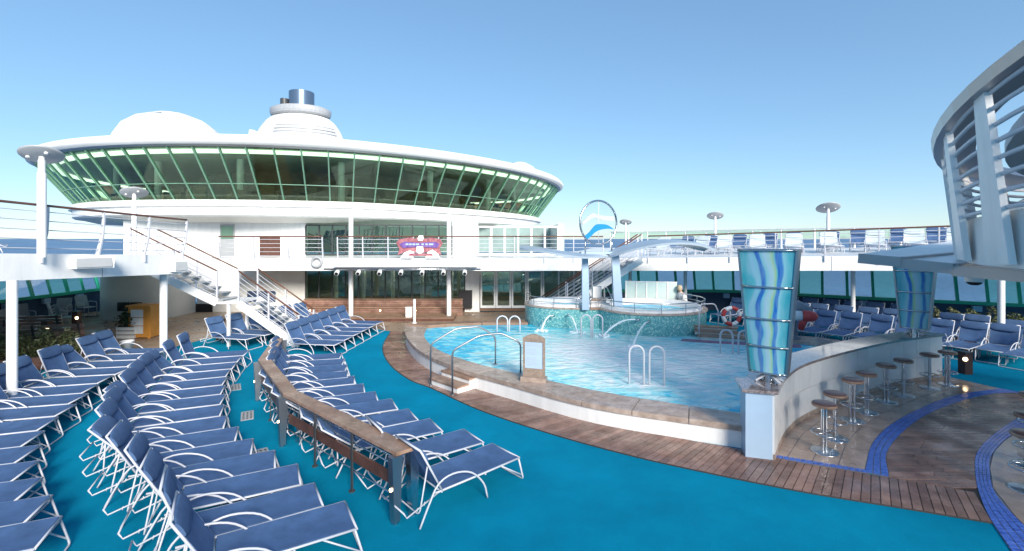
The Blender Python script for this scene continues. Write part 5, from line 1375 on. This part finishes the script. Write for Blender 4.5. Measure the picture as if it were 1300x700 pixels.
# white pot by row A
q = G(37,489); t = thing('side_bucket', 'small white bucket table between two port loungers', 'side table', (q.x-.5,q.y+.15,0))
b = MB(); b.lathe([(0,0),(.13,0),(.17,.40),(.185,.40),(.185,.43),(.16,.43),(.15,.38),(0,.36)], 20); obj('bucket', b, M['white'], t, False)
q = G(163,453); t = thing('side_bucket', 'small white bucket table beside the last lounger near the kiosk', 'side table', (q.x-.2,q.y+.2,0))
b = MB(); b.lathe([(0,0),(.13,0),(.17,.40),(.185,.40),(.185,.43),(.16,.43),(.15,.38),(0,.36)], 20); obj('bucket', b, M['white'], t, False)
# loudspeaker boxes on the deck edges
def speaker(label, c, sz, rz):
    t = thing('deck_speaker', label, 'speaker', c, rz)
    b = MB(); b.hexa([V(-sz[0]/2,-sz[1]/2+.06,-sz[2]/2),V(sz[0]/2,-sz[1]/2+.06,-sz[2]/2),V(sz[0]/2,sz[1]/2,-sz[2]/2),V(-sz[0]/2,sz[1]/2,-sz[2]/2)],
                     [V(-sz[0]/2,-sz[1]/2,sz[2]/2),V(sz[0]/2,-sz[1]/2,sz[2]/2),V(sz[0]/2,sz[1]/2,sz[2]/2),V(-sz[0]/2,sz[1]/2,sz[2]/2)]); obj('cabinet', b, M['white'], t, False)
    b = MB(); b.box((0,-sz[1]/2+.022,0), (sz[0]*.86,.02,sz[2]*.8)); obj('grille', b, M['palegrey'], t, False)
    b = MB(); b.bar(V(0,sz[1]/2-.03,-sz[2]*.3), V(-.1,sz[1]/2+.2,-sz[2]*.8), .06, .05); obj('bracket', b, M['white'], t, False)
speaker('white loudspeaker box bracketed to the port deck edge below the large disc lamp', (-9.95,11.2,2.95), (.75,.42,.30), R(55))
speaker('white loudspeaker box at the end of the port deck edge by the stairs', (-9.68,13.75,2.72), (.35,.3,.36), R(60))
t = thing('round_sign', 'round white life-ring cover on the balcony front by the stairs', 'ring', tuple(P(402,333,19.9)))
c = P(402,333,19.9); b = MB(); b.tube([V(c.x+.2*math.cos(2*PI*i/24), c.y, c.z+.2*math.sin(2*PI*i/24)) for i in range(24)], .06, 8, True); obj('ring', b, M['palegrey'], t)
# lifebuoy by the starboard steps
t = thing('lifebuoy', 'red and white lifebuoy on a stand between the pool steps and the near tower', 'lifebuoy', (7.25,15.6,.385))
c = V(7.22,15.55,.95)
for j in range(8):
    b = MB(); a0_, a1_ = 2*PI*j/8, 2*PI*(j+1)/8
    b.tube([V(c.x+.27*math.cos(a0_+(a1_-a0_)*i/6), c.y, c.z+.27*math.sin(a0_+(a1_-a0_)*i/6)) for i in range(7)], .065, 10); obj('segment', b, M['red'] if j % 2 else M['white'], t)
b = MB(); b.bar(V(c.x,c.y+.1,.385), V(c.x,c.y+.1,1.2), .05, .05); obj('stand', b, M['tube_white'], t)
# starboard pool steps with rails
t = thing('starboard_steps', 'short wooden steps with bent white rails between the mosaic wall and the loungers', 'steps', (6.5,15.4,0))
for k in range(3):
    b = MB(); b.prism([(5.85+.02*k,14.95+.30*k),(7.2,14.45+.30*k),(7.35,14.75+.30*k),(6.0+.02*k,15.25+.30*k)], .40+.10*k, .44+.10*k); obj('tread', b, M['capwood'], t)
    b = MB(); b.prism([(5.9+.02*k,15.0+.30*k),(7.15,14.52+.30*k),(7.3,14.75+.30*k),(6.0+.02*k,15.25+.30*k)], .30+.10*k, .40+.10*k); obj('riser', b, M['cream'], t)
for (x, y) in ((5.92,14.95),(7.28,14.6)):
    b = MB(); b.tube(rnd([V(x,y,.30), V(x,y,1.02), V(x+.35,y+.75,1.32), V(x+.85,y+.85,1.32), V(x+1.0,y+.9,1.05), V(x+1.0,y+.9,.385)], .1), .02, 7); obj('hand_rail', b, M['tube_white'], t)
# pool lift under a grey cover
t = thing('pool_lift', 'covered pool lift with a white and red cylinder behind the near tower', 'pool lift', (8.75,14.7,.385))
c = V(8.75,14.7,.385)
b = MB(); b.lathe([(.20,0),(.20,.05),(.12,.08),(.10,.5),(.16,.72)], 16, tuple(c)); obj('column', b, M['cover'], t)
b = MB(); rows = []
for i in range(9):
    f = i/8; rr = .16+.16*math.sin(PI*min(1, f*1.1)); cx = c.x-.45+1.0*f
    rows.append([V(cx, c.y+rr*.8*math.cos(2*PI*j/12), c.z+.86+.05*math.sin(4*f)+rr*(1+.1*math.sin(3*j))*math.sin(2*PI*j/12)) for j in range(12)])
b.loft(rows, True, False, True); b.add(rows[0], [tuple(range(12))]); b.add(rows[-1], [tuple(range(11,-1,-1))]); obj('cover', b, M['cover'], t)
d = V(.93,-.36,0); a_ = V(c.x-.35,c.y-.30,c.z+.78)
b = MB(); b.tube([a_-d*.2, a_+d*.38], .15, 14); obj('white_cylinder', b, M['white'], t)
b = MB(); b.tube([a_+d*.39, a_+d*.62, a_+d*.74, a_+d*.80], [.16,.165,.12,.04], 14); obj('red_end', b, M['red'], t)
b = MB(); b.tube([a_+d*.45+V(0,0,-.02), a_+d*.40+V(0,.1,-.42)], [.12,.09], 10); obj('red_sleeve', b, M['red'], t)

# pale loungers up on the starboard and port promenade
pl_ = make_lounger(R(58), 'pale_sling', 'pale_sling'); pl_['label'] = 'first pale lounger on the starboard promenade, counted from the pavilion'; pl_['group'] = 'pale loungers on the starboard promenade'
ups = [(6.5,22.0),(8.0,21.4),(9.3,20.9),(10.6,20.4),(11.8,19.7),(12.9,18.9),(14.0,18.2),(15.0,17.5),(16.0,16.9),(17.0,16.2)]
for i, (x, y) in enumerate(ups):
    z = 3.5-.0683*(y-1.8)+.53+.005; rz = math.atan2(-.8,-.55)+random.uniform(-.2, .2)
    if i == 0: pl_.location = (x,y,z); pl_.rotation_euler = (0,0,rz)
    else: dup(pl_, (x,y,z), rz, '%s pale lounger on the starboard promenade, counted from the pavilion' % ORD[i])
for i in range(9):
    x, y = 8.2+1.05*i, 23.4-.62*i
    dup(protos['hi'], (x, y, 3.5-.0683*(y-3.5)+.53+.005), math.atan2(-.8,-.55)+random.uniform(-.15, .15), '%s navy lounger on the starboard promenade behind the pale ones, counted from the pavilion' % ORD[i], 'navy loungers on the starboard promenade')
for i in range(5):
    y = 7.2+1.1*i
    dup(protos['hi'], (-14.6,y,zb_left(y)+.566), R(185)+random.uniform(-.1,.1), '%s navy lounger up on the port promenade, counted towards the port stairs' % ORD[i], 'navy loungers on the port promenade')
# person in a white shirt behind the hot tub
def person(label, loc, rz):
    me = bpy.data.meshes.new('person'); J = {}
    pts = [('hip',(0,0,.88),.155),('belly',(0,-.02,1.04),.14),('chest',(0,-.08,1.24),.155),('neck',(0,-.14,1.40),.06),('jaw',(0,-.19,1.50),.075),('crown',(0,-.20,1.60),.09),
           ('shl',(.17,-.10,1.31),.062),('ell',(.24,-.20,1.08),.045),('wrl',(.16,-.40,1.02),.033),('hal',(.13,-.47,1.00),.032),
           ('shr',(-.17,-.10,1.31),.062),('elr',(-.25,-.20,1.08),.045),('wrr',(-.18,-.40,1.00),.033),('har',(-.15,-.47,.98),.032),
           ('thl',(.09,0,.80),.10),('knl',(.10,-.03,.46),.065),('anl',(.10,.02,.09),.042),('tol',(.11,-.13,.04),.04),
           ('thr',(-.09,0,.80),.10),('knr',(-.10,.01,.46),.065),('anr',(-.10,.05,.09),.042),('tor',(-.11,-.10,.04),.04)]
    ed = [('hip','belly'),('belly','chest'),('chest','neck'),('neck','jaw'),('jaw','crown'),('chest','shl'),('shl','ell'),('ell','wrl'),('wrl','hal'),('chest','shr'),('shr','elr'),('elr','wrr'),('wrr','har'),
          ('hip','thl'),('thl','knl'),('knl','anl'),('anl','tol'),('hip','thr'),('thr','knr'),('knr','anr'),('anr','tor')]
    ix = {n: i for i, (n, _, _) in enumerate(pts)}
    me.from_pydata([p for _, p, _ in pts], [(ix[a], ix[c]) for a, c in ed], [])
    o = bpy.data.objects.new('person', me); col.objects.link(o); o.location = loc; o.rotation_euler = (0,0,rz)
    tag(o, label, 'person')
    sk = o.modifiers.new('skin', 'SKIN'); o.modifiers.new('sub', 'SUBSURF').levels = 2; o.modifiers['sub'].render_levels = 2
    for i, (_, _, r) in enumerate(pts): me.skin_vertices[0].data[i].radius = (r, r)
    me.skin_vertices[0].data[0].use_root = True
    sk.use_smooth_shade = True
    me.materials.append(M['skin'])
    def part(name, rows, m):
        b = MB(); b.loft(rows, True, False, True); obj(name, b, m, o, False)
    def rg(c, rx, ry, n=14): return [V(c[0]+rx*math.cos(2*PI*j/n), c[1]+ry*math.sin(2*PI*j/n), c[2]) for j in range(n)]
    part('shirt', [rg((0,0,.80),.20,.16), rg((0,0,.95),.185,.155), rg((0,-.03,1.08),.18,.155), rg((0,-.08,1.25),.215,.165), rg((0,-.10,1.34),.20,.12), rg((0,-.13,1.39),.085,.08)], M['shirt'])
    for s in (-1, 1):
        b = MB(); b.tube([V(s*.16,-.10,1.32), V(s*.205,-.14,1.21), V(s*.25,-.20,1.09)], [.085,.075,.07], 10); obj('sleeve', b, M['shirt'], o, False)
        b = MB(); b.tube([V(s*.09,0,.86), V(s*.10,-.01,.46), V(s*.10,.03,.10)], [.125,.095,.085], 12); obj('trouser_leg', b, M['shirt'], o, False)
    b = MB(); b.lathe([(.0,.118),(.06,.105),(.10,.05),(.107,-.02),(.095,-.08)], 14, (0,-.185,1.565)); obj('hair', b, M['hair'], o, False)
    return o
person('person in white leaning forward beside the rim of the screened hot tub', (6.75,18.6,0), R(-70))

# ================================================================ UNSEEN SHADE BLOCK ADDED BEHIND THE VIEWER (dims the near deck)
t = thing('shade_block', 'unseen tall white block added to shade the near pool deck', 'building', (0,-17,0))
b = MB(); b.box((20,-17.5,4.3), (32,3,8.6)); obj('wall', b, M['white'], t)
b = MB(); b.box((44.2,-17.5,5.5), (16,2.9,11)); obj('tower', b, M['white'], t)  # taller end of the added block, shades the starboard side
for i in range(12):
    b = MB(); b.box((9.5+2.6*i,-15.98,4.2), (1.6,.05,1.3)); obj('window', b, M['black'], t)  # dark panels dressing the added block
